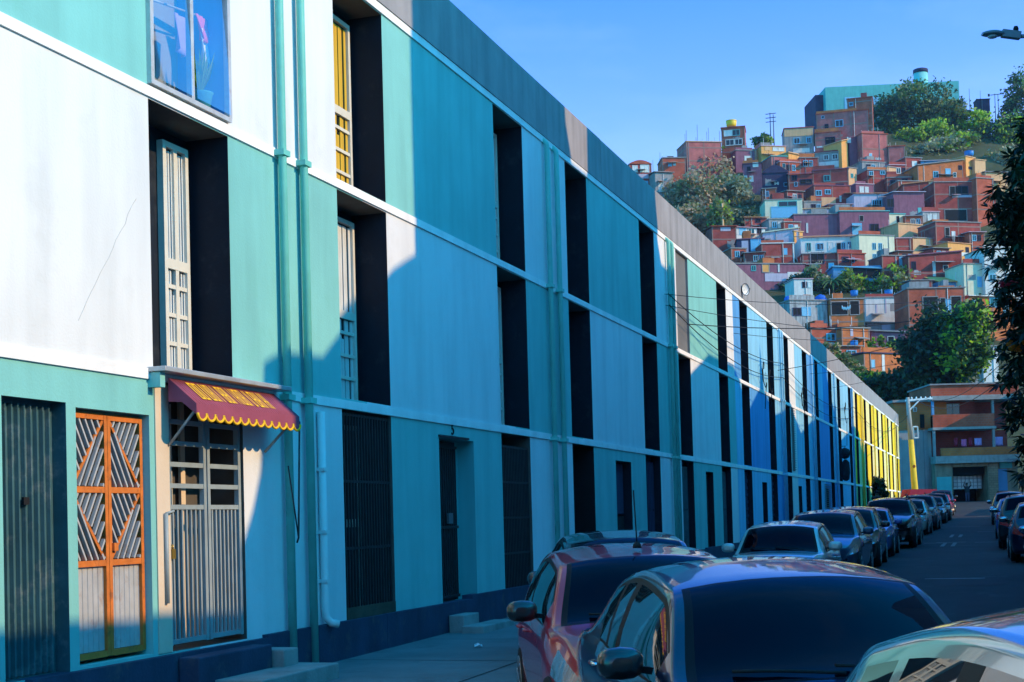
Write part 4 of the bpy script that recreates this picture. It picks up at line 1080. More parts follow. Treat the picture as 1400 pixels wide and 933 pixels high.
# ------------------------------------------------------------------ houses up the hill
def frame_at(px, py, r, yaw=0.0):
    p = at(px, py, r); return p, YAW + yaw
HG = 'houses stacked on the hillside'
def house(label, x0, x1, yt, yb, wall, yaw=0, depth=6.0, roof='flat', wins=(), rmat='h_grey', rh=0, name='hill_house', r=None, cols=True, side=None, group=HG, dig=4.0):
    """front wall spans the photo columns x0..x1 and rows yt..yb at its own distance; wins in the same pixels"""
    r = r or dist_of(yb); k = r / F_; ya = R(yaw + (random.Random(label + 'y').uniform(-1, 17) if abs(yaw) <= 9 else 0))
    p, rz = frame_at((x0 + x1) / 2, yb, r, ya)
    root = empty(name, p, rz); tag(root, label, 'house', group)
    wd = (x1 - x0) * k / math.cos(ya) / 2; ht = (yb - yt) * k
    g = MB(); g.box(-wd, wd, 0, depth, -dig, ht); g.build('wall', M[wall], root)
    if cols and wall.startswith('b_'):
        c = MB(); n = max(1, round(2 * wd / 4.0)); cw = .09
        for i in range(n + 1):
            xx = -wd + cw + (2 * wd - 2 * cw) * i / n; c.box(xx - cw, xx + cw, -.025, .02, -dig, ht - .02)
        z = 2.7
        while z < ht - .6: c.box(-wd - .02, wd + .02, -.03, depth + .01, z - .12, z + .12); z += 2.8
        c.build('concrete_frame', M['frame'], root)
    if roof == 'flat':
        g = MB(); g.box(-wd - .14, wd + .14, -.16, depth + .1, ht, ht + .16); g.build('roof_slab', M[rmat], root)
    elif roof == 'shed':
        h = rh * k; g = MB(); d2 = min(depth, 5)
        g.prism([(-wd - .25, -.4, ht + .02), (-wd - .25, d2, ht + h), (-wd - .25, d2, ht + h + .12), (-wd - .25, -.4, ht + .14)], (2 * wd + .5, 0, 0)); g.build('roof', M[rmat], root)
    elif roof == 'tilt':   # falls sideways across the front
        h = rh * k; g = MB()
        g.prism([(-wd - .2, -.3, ht + .02), (wd + .2, -.3, ht + h + .02), (wd + .2, -.3, ht + h + .2), (-wd - .2, -.3, ht + .2)], (0, depth + .5, 0)); g.build('roof', M[rmat], root)
        g = MB(); g.prism([(-wd, .01, ht - .01), (wd, .01, ht - .01), (wd, .01, ht + h)], (0, depth - .1, 0)); g.build('gable_infill', M[wall], root)
    elif roof == 'gable':
        h = rh * k; g = MB()
        g.prism([(-wd - .2, -.3, ht), (0, -.3, ht + h), (wd + .2, -.3, ht), (wd + .2, -.3, ht + .15), (0, -.3, ht + h + .15), (-wd - .2, -.3, ht + .15)], (0, depth + .5, 0)); g.build('roof', M[rmat], root)
        g = MB(); g.prism([(-wd, 0, ht - .01), (wd, 0, ht - .01), (0, 0, ht + h - .02)], (0, depth, 0)); g.build('gable_infill', M[wall], root)
    elif roof == 'arch':
        h = rh * k; g = MB(); pts = [(-wd - .1 + (2 * wd + .2) * i / 12, -.2, ht + h * math.sin(math.pi * i / 12)) for i in range(13)]
        g.prism([(-wd - .1, -.2, ht - .05)] + pts[1:-1] + [(wd + .1, -.2, ht - .05)], (0, depth + .4, 0)); g.build('roof', M[rmat], root)
    cx = (x0 + x1) / 2
    for wq in wins:
        a, b, c, d, kind = wq
        u0, u1 = (a - cx) * k / math.cos(ya), (b - cx) * k / math.cos(ya); z0, z1 = (yb - d) * k, (yb - c) * k
        nm, fm, gm = {'d': ('window', 'h_white', 'glass'), 'b': ('window', 'h_bluewin', 'glass'), 'B': ('window', 'h_bluewin', 'h_bluewin'), 'w': ('door', 'h_white', 'h_white'), 'D': ('door', 'h_grey', 'dark'),
                      'o': ('terrace_opening', 'h_grey', 'dark'), 't': ('window', 'h_teal', 'glass'), 'p': ('window', 'h_white', 'curtain'), 'n': ('window', 'h_navy', 'dark'), 'E': ('door', 'h_bluewin', 'h_bluewin'),
                      'L': ('render_patch', None, 'h_peach'), 'W': ('render_patch', None, 'h_white'), 'T': ('render_patch', None, 'h_teal'), 'O': ('door', 'h_grey', 'h_orange'), 'N': ('render_patch', None, 'h_lilac')}[kind]
        if fm is None:
            g = MB(); g.box(u0, u1, -.05, .02, z0, z1); g.build(nm, M[gm], root); continue
        f = MB(); t = min(.12, (u1 - u0) * .16)
        f.box(u0 - t, u0, -.07, .02, z0 - t, z1 + t); f.box(u1, u1 + t, -.07, .02, z0 - t, z1 + t); f.box(u0, u1, -.07, .02, z1, z1 + t); f.box(u0, u1, -.09, .02, z0 - t, z0)
        if kind in 'dbtnp' and u1 - u0 > .5: f.box((u0 + u1) / 2 - .04, (u0 + u1) / 2 + .04, -.06, .02, z0, z1)
        fo = f.build(nm, M[fm], root)
        g = MB(); g.box(u0, u1, -.03, .02, z0, z1); g.build('pane' if nm == 'window' else 'leaf' if nm == 'door' else 'recess', M[gm], fo)  # recess: dark panel, the opening's shade put into its colour
    q = random.Random(label); bz = ht + .16 if roof == 'flat' else None
    mats_ = ['b_red', 'b_maroon', 'b_orange', 'h_grey', 'h_fibre']
    if bz is not None and wd > 1.6:
        if q.random() < .6:
            a = q.uniform(-wd, wd * .2); b = a + q.uniform(.8, wd * .8); g = MB(); g.box(a, min(b, wd), depth * .35, depth * .9, bz, bz + q.uniform(.7, 1.7)); g.build('roof_hut', M[q.choice(mats_)], root)
        if q.random() < .55:
            g = MB(); hh = q.uniform(.35, .8); g.box(-wd, wd * q.uniform(.1, 1), .02, .16, bz, bz + hh)
            if q.random() < .5: g.box(wd - .16, wd, .17, depth, bz, bz + hh)
            g.build('roof_parapet', M[q.choice(mats_[:3] + [wall])], root)
        if q.random() < .6:
            g = MB()
            for i in range(q.randint(2, 5)): x_ = q.uniform(-wd * .95, wd * .95); y_ = q.uniform(.2, depth * .8); g.tube([(x_, y_, bz), (x_, y_, bz + q.uniform(.8, 2.0))], .035, 5)
            g.build('roof_posts', M[q.choice(['darkmetal', 'h_white', 'metal'])], root)
    if wd > 2.2 and q.random() < .75:
        for i in range(q.randint(1, 2)):
            x_ = q.uniform(-wd * .8, wd * .7); z_ = q.uniform(ht * .25, ht * .75); w_ = q.uniform(.45, .8); h_ = q.uniform(.6, 1.0)
            if any((x_ + w_ > (a - cx) * k - .3) and (x_ < (b - cx) * k + .3) and (z_ + h_ > (yb - d) * k - .3) and (z_ < (yb - c) * k + .3) for a, b, c, d, _ in wins): continue
            f = MB(); f.box(x_ - .08, x_ + w_ + .08, -.06, .02, z_ - .1, z_ - .01); f.box(x_ - .08, x_ - .005, -.05, .02, z_, z_ + h_); f.box(x_ + w_ + .005, x_ + w_ + .08, -.05, .02, z_, z_ + h_); f.box(x_ - .08, x_ + w_ + .08, -.05, .02, z_ + h_ + .005, z_ + h_ + .08)
            fo = f.build('window', M[q.choice(['h_grey', 'h_white', 'h_bluewin'])], root); g = MB(); g.box(x_, x_ + w_, -.03, .02, z_, z_ + h_); g.build('pane', M[q.choice(['glass', 'dark', 'h_bluewin'])], fo)
    if wd > 1.8 and q.random() < .45:
        x_ = q.uniform(-wd, 0); w_ = q.uniform(1.0, wd); z_ = ht * q.uniform(.5, .85); g = MB(); g.prism([(x_, -.02, z_), (x_, -1.1, z_ - .3), (x_, -1.1, z_ - .36), (x_, -.02, z_ - .06)], (w_, 0, 0)); g.build('porch_roof', M[q.choice(['h_fibre', 'h_pinkroof', 'h_grey', 'h_rooftile'])], root)
    if q.random() < .5:
        x_ = q.uniform(-wd * .9, wd * .9); g = MB(); g.tube([(x_, -.06, -.5), (x_, -.06, ht)], .05, 6); g.build('soil_pipe', M[q.choice(['h_white', 'h_grey'])], root)
    if q.random() < .5 and wd > 2:
        x_ = q.uniform(-wd, wd * .3); w_ = q.uniform(.8, wd * .7); z_ = q.uniform(0, ht * .6); g = MB(); h_ = q.uniform(.5, 1.4); r3 = [(x_ + w_ * i / 7, q.uniform(-.15, .15)) for i in range(8)]
        g.prism([(x_, -.012, z_)] + [(a, -.012, z_ + h_ + b) for a, b in r3] + [(x_ + w_, -.012, z_)], (0, .03, 0)); g.build('cement_patch', M[q.choice(['h_grey', 'h_stain', 'h_grey'])], root)
    return root
def sub(root, name, m, x0, x1, y0, y1, z0, z1):
    g = MB(); g.box(x0, x1, y0, y1, z0, z1); return g.build(name, M[m], root)

# skyline, left to right
house('maroon house with two pale windows and an arched roof, leftmost on the skyline', 861, 892, 224, 262, 'b_maroon', 6, 5, 'arch', [(866, 872, 227, 235, 'p'), (877, 888, 226, 235, 'p'), (872, 888, 238, 244, 'N')], 'b_red', 5)
house('low brick house with flat roof and chimney stubs beside the grey shed on the skyline', 906, 938, 216, 240, 'b_red', 4, 6, 'flat', [], 'h_grey')
house('grey rendered shed with a pale door below the low skyline brick house', 896, 921, 236, 268, 'h_grey', 0, 5, 'shed', [(901, 906, 250, 262, 'w')], 'h_fibre', 3)
o = house('long reddish brick house with iron rods on its roof, left of the yellow water tank', 939, 988, 194, 238, 'b_pink', -4, 7, 'flat', [], 'h_peach')
g = MB()
for i in range(7): g.tube([(-3.6 + i * 1.2, .4 + (i % 2) * 5, 6), (-3.6 + i * 1.2, .4 + (i % 2) * 5, 9.2 + .6 * (i % 3))], .04, 5)
g.build('iron_rods', M['darkmetal'], o)
house('brick tower house with two rows of windows carrying the yellow water tank', 988, 1019, 174, 225, 'b_red', -12, 5, 'flat', [(992, 1002, 178, 185, 'p'), (1003, 1012, 178, 185, 't'), (994, 1004, 191, 198, 'd'), (1006, 1015, 191, 198, 'd')], 'b_red')
house('dark purple house with one white window left of the dry trees', 1006, 1033, 206, 232, 'h_purple', 0, 5, 'flat', [(1019, 1026, 214, 221, 'p')], 'h_fibre')
house('dull purple house with white washing line windows beside the grey green trees', 1017, 1042, 224, 262, 'h_purple', -10, 5, 'flat', [(1023, 1027, 228, 233, 'n'), (1031, 1037, 223, 228, 'p'), (1019, 1022, 240, 249, 'w'), (1026, 1030, 241, 248, 'p')], 'h_navy')
house('orange lit house with a long railed balcony on the skyline', 1041, 1076, 200, 232, 'h_orange', 12, 6, 'flat', [(1046, 1054, 201, 206, 'L'), (1058, 1064, 202, 206, 'p'), (1066, 1073, 202, 206, 'p')], 'h_pinkroof')
house('peach lit wall of a narrow house next to the balcony house', 1031, 1041, 205, 228, 'h_peach', 30, 4, 'flat', [], 'h_fibre')
house('two tier house, brick above and grey with light blue windows below, under the summit', 1074, 1113, 175, 222, 'h_grey', -6, 6, 'flat', [(1074, 1112, 176, 186, 'L'), (1087, 1094, 189, 196, 'b'), (1104, 1109, 189, 196, 'b'), (1085, 1107, 203, 209, 'W')], 'b_red')
house('pink walled house with a green roof edge left of the bright yellow wall', 1055, 1077, 214, 246, 'b_pink', 0, 5, 'flat', [(1061, 1067, 220, 230, 'n')], 'h_teal')
house('bright yellow orange sunlit wall of a house with one dark window', 1077, 1108, 211, 240, 'h_orange', 32, 6, 'tilt', [(1090, 1100, 220, 229, 'n')], 'h_peach', -2)
house('dark navy house with an arched roof and white painted marks', 1043, 1078, 236, 262, 'h_navy', -8, 6, 'arch', [(1059, 1061, 249, 253, 'W'), (1063, 1065, 249, 253, 'W'), (1061, 1063, 250, 252, 'W')], 'h_navy', 10)
house('maroon house under a sagging purple roof', 1079, 1113, 238, 268, 'b_maroon', -5, 6, 'shed', [(1084, 1090, 240, 246, 'n'), (1095, 1110, 246, 252, 'n')], 'h_purple', 9)
# upper right
house('tall reddish brick house below the teal building, largest under the summit', 1120, 1187, 153, 224, 'b_pink', -14, 7, 'flat', [(1131, 1135, 168, 175, 'n'), (1145, 1154, 164, 172, 'b'), (1127, 1130, 156, 159, 'b')], 'b_red')
house('top block of reddish brick with a tiny blue window in front of the teal building', 1161, 1193, 134, 190, 'b_red', -16, 6, 'flat', [(1164, 1168, 139, 143, 'b')], 'b_red')
house('pinkish brick house with a roof terrace left of the tall brick house', 1116, 1150, 181, 226, 'b_pink', -12, 6, 'flat', [(1130, 1142, 188, 197, 'n'), (1118, 1150, 199, 201, 'W')], 'b_red')
house('grey house with a white balcony and two dark blue windows', 1116, 1153, 209, 238, 'h_grey', -14, 5, 'flat', [(1128, 1133, 212, 218, 'd'), (1139, 1145, 212, 218, 'd'), (1121, 1151, 221, 229, 'W')], 'h_fibre')
house('orange sunlit gable wall beside the white balcony', 1151, 1161, 194, 240, 'h_orange', 34, 5, 'tilt', [], 'h_peach', 4)
house('narrow dark purple house between two pink walls', 1162, 1179, 188, 236, 'h_purple', 0, 5, 'flat', [(1160, 1164, 188, 195, 'p')], 'h_purple')
house('big plain pink brick wall of a house below the green trees', 1179, 1216, 183, 240, 'b_pink', 4, 7, 'flat', [], 'b_red')
house('lower pink brick extension to the right of the big plain pink wall', 1216, 1238, 200, 240, 'b_pink', -6, 6, 'flat', [], 'b_red')
house('maroon brick house with green glass windows in the middle of the hill', 1113, 1160, 232, 268, 'b_maroon', -10, 6, 'flat', [(1128, 1135, 240, 247, 't'), (1137, 1153, 253, 260, 'n')], 'h_purple')
house('orange sunlit house front with a small green window', 1160, 1173, 230, 262, 'h_peach', 30, 5, 'flat', [(1164, 1167, 238, 243, 't')], 'h_fibre')
house('maroon house with two small light blue windows', 1113, 1165, 254, 290, 'b_maroon', -8, 6, 'flat', [(1116, 1123, 261, 267, 'b'), (1129, 1136, 260, 265, 'b'), (1123, 1143, 270, 282, 'L'), (1149, 1151, 268, 276, 'w')], 'h_purple')
house('maroon house with blue windows under the white rooftop dish', 1186, 1214, 233, 262, 'b_maroon', 0, 5, 'flat', [(1189, 1194, 235, 240, 'b'), (1205, 1211, 234, 238, 'b')], 'h_fibre')
house('small orange sunlit wall left of the two dark windows', 1213, 1227, 229, 256, 'h_peach', 30, 4, 'flat', [], 'h_fibre')
house('dull maroon house with two square dark windows', 1213, 1247, 243, 266, 'b_maroon', 0, 5, 'flat', [(1218, 1224, 247, 252, 'n'), (1234, 1241, 245, 251, 'n')], 'h_fibre')
house('reddish brick house with one white window by the bushes', 1238, 1262, 216, 248, 'b_maroon', 0, 5, 'flat', [(1248, 1254, 221, 227, 'p')], 'h_fibre')
house('house with a grey lilac sheet roof and blue walls under the palm bushes', 1260, 1318, 220, 248, 'h_blue', -6, 6, 'shed', [(1283, 1312, 220, 228, 'N')], 'h_lilac', 6)
house('large orange brick house with two blue windows and a blue tank on top', 1254, 1320, 227, 268, 'b_orange', -4, 6, 'tilt', [(1277, 1283, 235, 243, 'b'), (1295, 1301, 231, 240, 'B'), (1314, 1318, 226, 231, 'n')], 'h_fibre', 9)
house('yellow orange sunlit end of the large orange brick house with a peach terrace wall', 1320, 1336, 215, 262, 'h_orange', 36, 5, 'flat', [(1325, 1331, 229, 231, 'n')], 'h_peach')
house('peach terrace wall right of the yellow orange sunlit end', 1333, 1350, 219, 262, 'h_peach', 24, 4, 'flat', [], 'h_peach')
house('house with a peach wall and grey roof near the dark tree', 1347, 1380, 236, 262, 'h_peach', 14, 5, 'shed', [(1368, 1376, 239, 244, 'L')], 'h_grey', 5)
house('maroon house with a turquoise balcony and an orange patch', 1236, 1280, 252, 292, 'b_maroon', -4, 6, 'tilt', [(1271, 1277, 254, 264, 'o'), (1262, 1279, 265, 268, 'T'), (1271, 1279, 248, 252, 'L')], 'h_rooftile', 4)
house('big maroon house with a long terrace opening and pale railing', 1278, 1344, 249, 305, 'b_maroon', 0, 7, 'flat', [(1300, 1307, 255, 267, 'o'), (1308, 1325, 255, 266, 'n'), (1303, 1332, 267, 270, 'N'), (1292, 1322, 287, 302, 'o')], 'h_fibre')
house('reddish side building right of the big maroon terrace house', 1335, 1362, 244, 306, 'b_red', 6, 6, 'flat', [], 'h_fibre')
# middle of the hill
house('lilac house with two blue windows under an orange tiled roof', 1168, 1214, 265, 300, 'h_lilac', -4, 6, 'shed', [(1194, 1199, 274, 282, 'b'), (1200, 1206, 274, 282, 'b'), (1192, 1210, 283, 286, 'W')], 'h_rooftile', 9)
house('grey lilac house right of the lilac house with orange roof', 1222, 1266, 263, 312, 'h_purple', 0, 6, 'shed', [(1213, 1222, 272, 283, 'n'), (1256, 1261, 284, 300, 'T')], 'h_lilac', 3)
house('purplish brown house with blue door below a turquoise slab', 1148, 1218, 289, 330, 'h_purple', -6, 7, 'flat', [(1166, 1178, 306, 322, 'E'), (1191, 1202, 307, 320, 'n')], 'h_teal')
house('cream house end with a narrow window beside the turquoise slab', 1216, 1239, 293, 322, 'h_cream', 12, 5, 'flat', [(1227, 1230, 296, 305, 'n')], 'h_teal')
house('flat roofed lilac house with a yellow sunlit roof edge', 1096, 1134, 286, 310, 'h_lilac', -8, 6, 'shed', [(1100, 1110, 289, 295, 'N')], 'h_peach', 3)
house('house with cream posts and a teal glass front', 1047, 1098, 273, 312, 'h_cream', -8, 6, 'flat', [(1056, 1090, 283, 297, 'B'), (1066, 1090, 276, 282, 't')], 'h_fibre')
house('dark purple house with a plain wall in the middle of the hill', 1086, 1150, 293, 330, 'h_purple', -6, 6, 'flat', [(1103, 1105, 305, 318, 'w')], 'h_fibre')
house('house with an orange tiled roof above the white columned house', 1018, 1050, 298, 322, 'b_maroon', 4, 5, 'shed', [(1034, 1040, 300, 304, 'n')], 'h_rooftile', 8)
house('house with a long pink roof above white columns and windows', 1003, 1048, 312, 340, 'h_white', 4, 6, 'shed', [(1006, 1010, 314, 321, 'p'), (1011, 1019, 313, 321, 'B'), (1024, 1032, 313, 320, 'd'), (1037, 1042, 313, 320, 'n')], 'h_pinkroof', 6)
house('maroon house at the left below the dry trees', 974, 1008, 310, 348, 'b_maroon', 0, 5, 'shed', [(986, 1000, 311, 316, 'N')], 'b_red', 3)
house('house with a lilac door and a bright blue door', 1009, 1045, 327, 362, 'h_navy', -4, 5, 'flat', [(1015, 1024, 329, 345, 'N'), (1028, 1040, 327, 343, 'E')], 'h_purple')
house('lilac house with a cream parapet above the big dark brick wall', 1044, 1092, 318, 345, 'h_lilac', -4, 5, 'tilt', [], 'h_cream', 5)
house('big dark red brick wall of a house with a white post', 1042, 1087, 333, 372, 'b_maroon', 0, 6, 'flat', [(1085, 1087, 333, 360, 'W')], 'h_white')
house('orange sunlit wall squeezed between the brick wall and the long lilac house', 1086, 1099, 317, 345, 'h_orange', 26, 4, 'flat', [], 'h_peach')
house('long pale lilac house with white door and windows under an orange roof', 1096, 1174, 324, 362, 'h_white', -4, 6, 'shed', [(1104, 1109, 332, 342, 't'), (1118, 1126, 333, 341, 'b'), (1134, 1140, 332, 346, 'w'), (1145, 1150, 333, 346, 'D'), (1152, 1156, 333, 341, 'b'), (1160, 1164, 332, 340, 'b'), (1167, 1171, 332, 340, 'b')], 'h_rooftile', 9)
house('cream house front with four small windows', 1174, 1226, 322, 366, 'h_cream', 16, 6, 'flat', [(1194, 1198, 333, 341, 'b'), (1203, 1207, 333, 341, 'b'), (1194, 1198, 348, 354, 'b'), (1203, 1209, 348, 354, 'b')], 'h_fibre')
house('low dark red brick house in front of the long pale lilac house', 1098, 1146, 347, 378, 'b_maroon', 0, 4, 'flat', [(1110, 1127, 346, 360, 'n')], 'h_fibre')
house('low dark red brick wall house left of the cream house', 1145, 1185, 347, 378, 'b_maroon', 0, 4, 'flat', [(1152, 1160, 352, 358, 'n')], 'b_red')
house('house with a long purple slab and an orange door', 1002, 1103, 361, 392, 'h_purple', -4, 5, 'flat', [(1043, 1052, 362, 372, 'O'), (1028, 1033, 364, 370, 't'), (1065, 1067, 360, 372, 'w'), (1046, 1078, 374, 385, 'N'), (1078, 1103, 372, 382, 'W')], 'h_fibre')
house('blue walled house behind the palm tree', 1140, 1206, 364, 392, 'h_blue', -8, 5, 'tilt', [(1166, 1204, 367, 380, 'n')], 'h_bluewin', -5)
house('dark red house with a blue barrel by the bushes', 1206, 1246, 350, 392, 'b_maroon', 0, 5, 'flat', [(1232, 1239, 352, 366, 'E')], 'h_fibre')
house('peach sunlit house with a curved roof edge, brightest on the right of the hill', 1225, 1290, 308, 336, 'h_peach', 24, 6, 'flat', [(1272, 1276, 320, 326, 'n')], 'h_peach')
house('dark maroon wall under the peach sunlit house', 1226, 1247, 326, 358, 'b_maroon', 0, 5, 'flat', [], 'h_pinkroof')
house('pinkish peach sunlit wall with two small openings', 1247, 1280, 326, 354, 'h_peach', 22, 5, 'flat', [(1249, 1253, 322, 326, 'n'), (1262, 1270, 339, 346, 'N')], 'h_fibre')
house('maroon house between the peach walls and the dark tree', 1278, 1345, 304, 352, 'b_maroon', 0, 6, 'flat', [(1292, 1298, 312, 325, 'D'), (1302, 1306, 317, 326, 'w')], 'h_fibre')
house('orange sunlit low house with a white slab in front', 1294, 1331, 333, 362, 'h_orange', 26, 5, 'flat', [(1323, 1327, 338, 344, 'n'), (1313, 1330, 345, 350, 'W')], 'h_rooftile')
house('dark maroon house with stair rails and wires', 1242, 1318, 350, 396, 'b_maroon', -6, 6, 'tilt', [(1247, 1252, 358, 368, 'n'), (1276, 1280, 357, 378, 'W')], 'h_purple', 6)
house('tall grey cream house with a light blue door at the right', 1318, 1353, 361, 412, 'h_cream', 2, 6, 'flat', [(1338, 1343, 379, 392, 'E')], 'h_fibre')
house('pale grey house with blue shutters behind the dark tree', 1346, 1400, 340, 412, 'h_white', -4, 6, 'flat', [(1353, 1361, 376, 384, 'b')], 'h_fibre')
house('small house with an orange canvas roof and a white blue wall', 1282, 1320, 386, 408, 'h_blue', 0, 4, 'shed', [(1308, 1319, 372, 392, 'W')], 'h_orange', 12)
# the lowest tier
house('mould stained grey house with one brick edged window and blue tarps on top', 1080, 1134, 411, 466, 'h_stain', 0, 6, 'flat', [(1085, 1095, 422, 431, 'n'), (1098, 1109, 421, 431, 'B')], 'h_fibre')
o = house('brick house with a dark open terrace where white washing hangs', 1136, 1184, 409, 466, 'b_orange', 2, 6, 'flat', [(1138, 1160, 413, 430, 'o'), (1164, 1176, 412, 430, 'o')], 'h_grey')
house('long whitewashed house with blank bays beside the open terrace', 1184, 1243, 407, 450, 'h_white', 3, 6, 'flat', [(1198, 1200, 416, 428, 'N'), (1211, 1213, 408, 428, 'N')], 'h_red' if 'h_red' in M else 'h_fibre')
house('bluish grey garage row under the whitewashed house', 1186, 1243, 441, 466, 'h_grey', 0, 4, 'tilt', [(1206, 1218, 444, 453, 'N')], 'h_fibre', -3, r=dist_of(450) - 2.5)
house('tall red brick house with white pole and light blue door', 1243, 1322, 394, 470, 'b_red', 2, 6, 'flat', [(1264, 1284, 406, 426, 'o'), (1288, 1294, 408, 428, 'o'), (1295, 1301, 410, 430, 'E'), (1303, 1316, 406, 430, 'o')], 'h_grey')
house('red brick house with blue shuttered window and door at the right edge', 1322, 1396, 406, 462, 'b_orange', 4, 6, 'shed', [(1328, 1333, 411, 416, 'b'), (1355, 1367, 408, 419, 'b'), (1376, 1382, 409, 428, 'E')], 'h_white', 3)
house('red brick house with a small blue grille window behind the parapet', 1108, 1150, 450, 490, 'b_red', 2, 5, 'flat', [(1132, 1143, 457, 465, 'b')], 'h_fibre')
house('orange sunlit brick house under a sloping fibre roof', 1150, 1192, 449, 490, 'b_orange', 20, 5, 'flat', [(1163, 1167, 450, 460, 'N')], 'h_fibre')
house('dark purple house with a falling roofline in the lower tier', 1192, 1240, 452, 486, 'h_purple', -4, 5, 'tilt', [], 'h_fibre', -4)
house('long low maroon house with a corrugated roof and a blue window', 1118, 1180, 474, 512, 'b_red', 0, 5, 'shed', [(1160, 1172, 480, 486, 'b')], 'h_fibre', 6)
house('brick house with plants growing on its corrugated roof', 1178, 1244, 474, 500, 'b_maroon', 0, 5, 'shed', [], 'h_fibre', 7, r=dist_of(494) + 4)
house('bright orange sunlit brick wall with a pale column, lowest on the hill', 1178, 1242, 484, 520, 'b_orange', 26, 5, 'flat', [(1206, 1210, 485, 520, 'W')], 'h_navy')
house('pale grey stone tower behind the brick house at the end of the street', 1346, 1368, 474, 560, 'h_white', 10, 5, 'flat', [(1349, 1363, 478, 483, 'n')], 'h_fibre', name='stone_tower_house')
house('grey house half hidden between the dark trees at the end of the street', 1326, 1347, 500, 560, 'h_grey', 0, 4, 'flat', [], 'h_fibre')

fill = [(1216, 1240, 226, 246, 'b_maroon', 'small brick house between the pink wall and the orange brick house'), (1178, 1212, 222, 240, 'h_grey', 'grey low house under the big plain pink wall'), (1228, 1262, 248, 268, 'b_red', 'brick house left of the turquoise balcony'), (1170, 1196, 252, 272, 'h_purple', 'narrow purple house above the orange tiled roof'),
        (1043, 1062, 258, 278, 'b_red', 'small red house above the teal glass front'), (1076, 1100, 262, 284, 'b_maroon', 'low maroon house beside the teal glass front'), (1100, 1124, 276, 294, 'h_grey', 'little grey house over the yellow roof edge'), (1134, 1166, 280, 300, 'b_pink', 'pinkish house left of the lilac house'),
        (1052, 1074, 300, 324, 'h_grey', 'small grey house under the teal glass front'), (1072, 1096, 304, 326, 'b_maroon', 'brick hut between the teal front and the orange wall'), (1238, 1262, 296, 316, 'b_red', 'brick house over the peach sunlit house'), (1262, 1286, 290, 312, 'h_stain', 'stained grey house under the big maroon terrace'),
        (1228, 1250, 344, 366, 'b_red', 'brick hut at the foot of the peach walls'), (1276, 1300, 340, 366, 'b_maroon', 'maroon hut left of the white slab'), (1326, 1348, 318, 350, 'b_red', 'brick house behind the grey cream house'), (1018, 1046, 346, 372, 'b_maroon', 'maroon wall under the bright blue door'),
        (1000, 1022, 340, 366, 'b_red', 'brick hut by the parapet under the pink roof'), (1066, 1096, 222, 240, 'b_red', 'brick house in front of the yellow orange wall'), (1094, 1120, 216, 238, 'b_maroon', 'maroon house left of the white balcony'), (1344, 1364, 262, 290, 'b_maroon', 'dark maroon house beside the near tree'),
        (1086, 1112, 382, 404, 'h_white', 'whitewashed shed at the left of the green belt'), (1246, 1276, 384, 404, 'b_maroon', 'maroon shed with clutter at the right of the green belt'), (1284, 1316, 396, 416, 'b_red', 'brick hut under the orange canvas roof')]
for i, (a, b, c, d, m, lab) in enumerate(fill):
    q = random.Random(i); x_ = a + (b - a) * q.uniform(.15, .5)
    house(lab, a, b, c, d + 8, m, q.uniform(-10, 8), 4.5, q.choice(['flat', 'flat', 'shed']), [(x_, x_ + 5, c + 4, c + 11, q.choice('dbnp')), (x_ + 8, x_ + 12, c + 4, c + 11, q.choice('bnp'))] if b - a > 21 else [(x_, x_ + 4, c + 4, c + 10, q.choice('dbn'))], q.choice(['h_fibre', 'h_grey', 'h_pinkroof']), 3)
# teal building on the summit with its round tank
p, rz_ = frame_at(1222, 178, 338, R(3)); tb = empty('teal_building', p, rz_); tag(tb, 'long teal windowless building on top of the hill', 'building')
k = 338 / F_
g = MB(); g.prism([(-93 * k, 0, 0), (93 * k, 0, 0), (93 * k, 0, 67 * k), (-93 * k, 0, 60 * k)], (0, 14, 0)); g.build('wall', M['h_teal'], tb)
g = MB(); g.box(-104 * k, -93 * k - .01, 2, 12, 0, 53 * k); g.build('dark_annex', M['h_navy'], tb)
g = MB(); g.box(-67 * k, -20 * k, -.08, .02, 12 * k, 46 * k); g.build('pale_panel', M['h_bluewin'], tb)
tk = empty('round_water_tower', at(1259, 113, 342)); tag(tk, 'round pale green tank with dark lid on top of the teal building', 'water tank')
g = MB(); g.lathe([(1.65, -3), (1.65, 2.2)], n=28); g.build('tank_body', M['mint'], tk); g = MB(); g.lathe([(1.75, 2.2), (1.75, 3.05), (1.4, 3.2)], n=28); g.build('lid', M['h_navy'], tk)
def tank(px, py, r, rad, h, m, label):
    o = empty('water_tank', at(px, py, r)); tag(o, label, 'water tank')
    g = MB(); g.lathe([(rad * .82, 0), (rad * .95, h * .3), (rad, h * .75), (rad * .98, h * .8)], n=20); g.build('tank_body', M[m], o)
    g = MB(); g.lathe([(rad * 1.04, h * .8), (rad * 1.0, h * .92), (rad * .3, h)], n=20); g.build('lid', M[m], o)
tank(1000, 174, dist_of(225) + 2.5, 1.15, 1.5, 'ytank', 'yellow water tank on the brick tower house')
tank(1325, 214, dist_of(262) + 1.5, .95, 1.1, 'tank', 'blue water tank on the large orange brick house')
tank(1168, 405, dist_of(466) + 3, .55, .85, 'tank', 'blue water tank over the dark open terrace')
tank(1215, 404, dist_of(450) + 3, .62, .85, 'tank', 'blue water tank on the long whitewashed house')
tank(1168, 474, dist_of(512) + 4.5, .5, .8, 'tank', 'blue water tank on the corrugated roof in the lower tier')
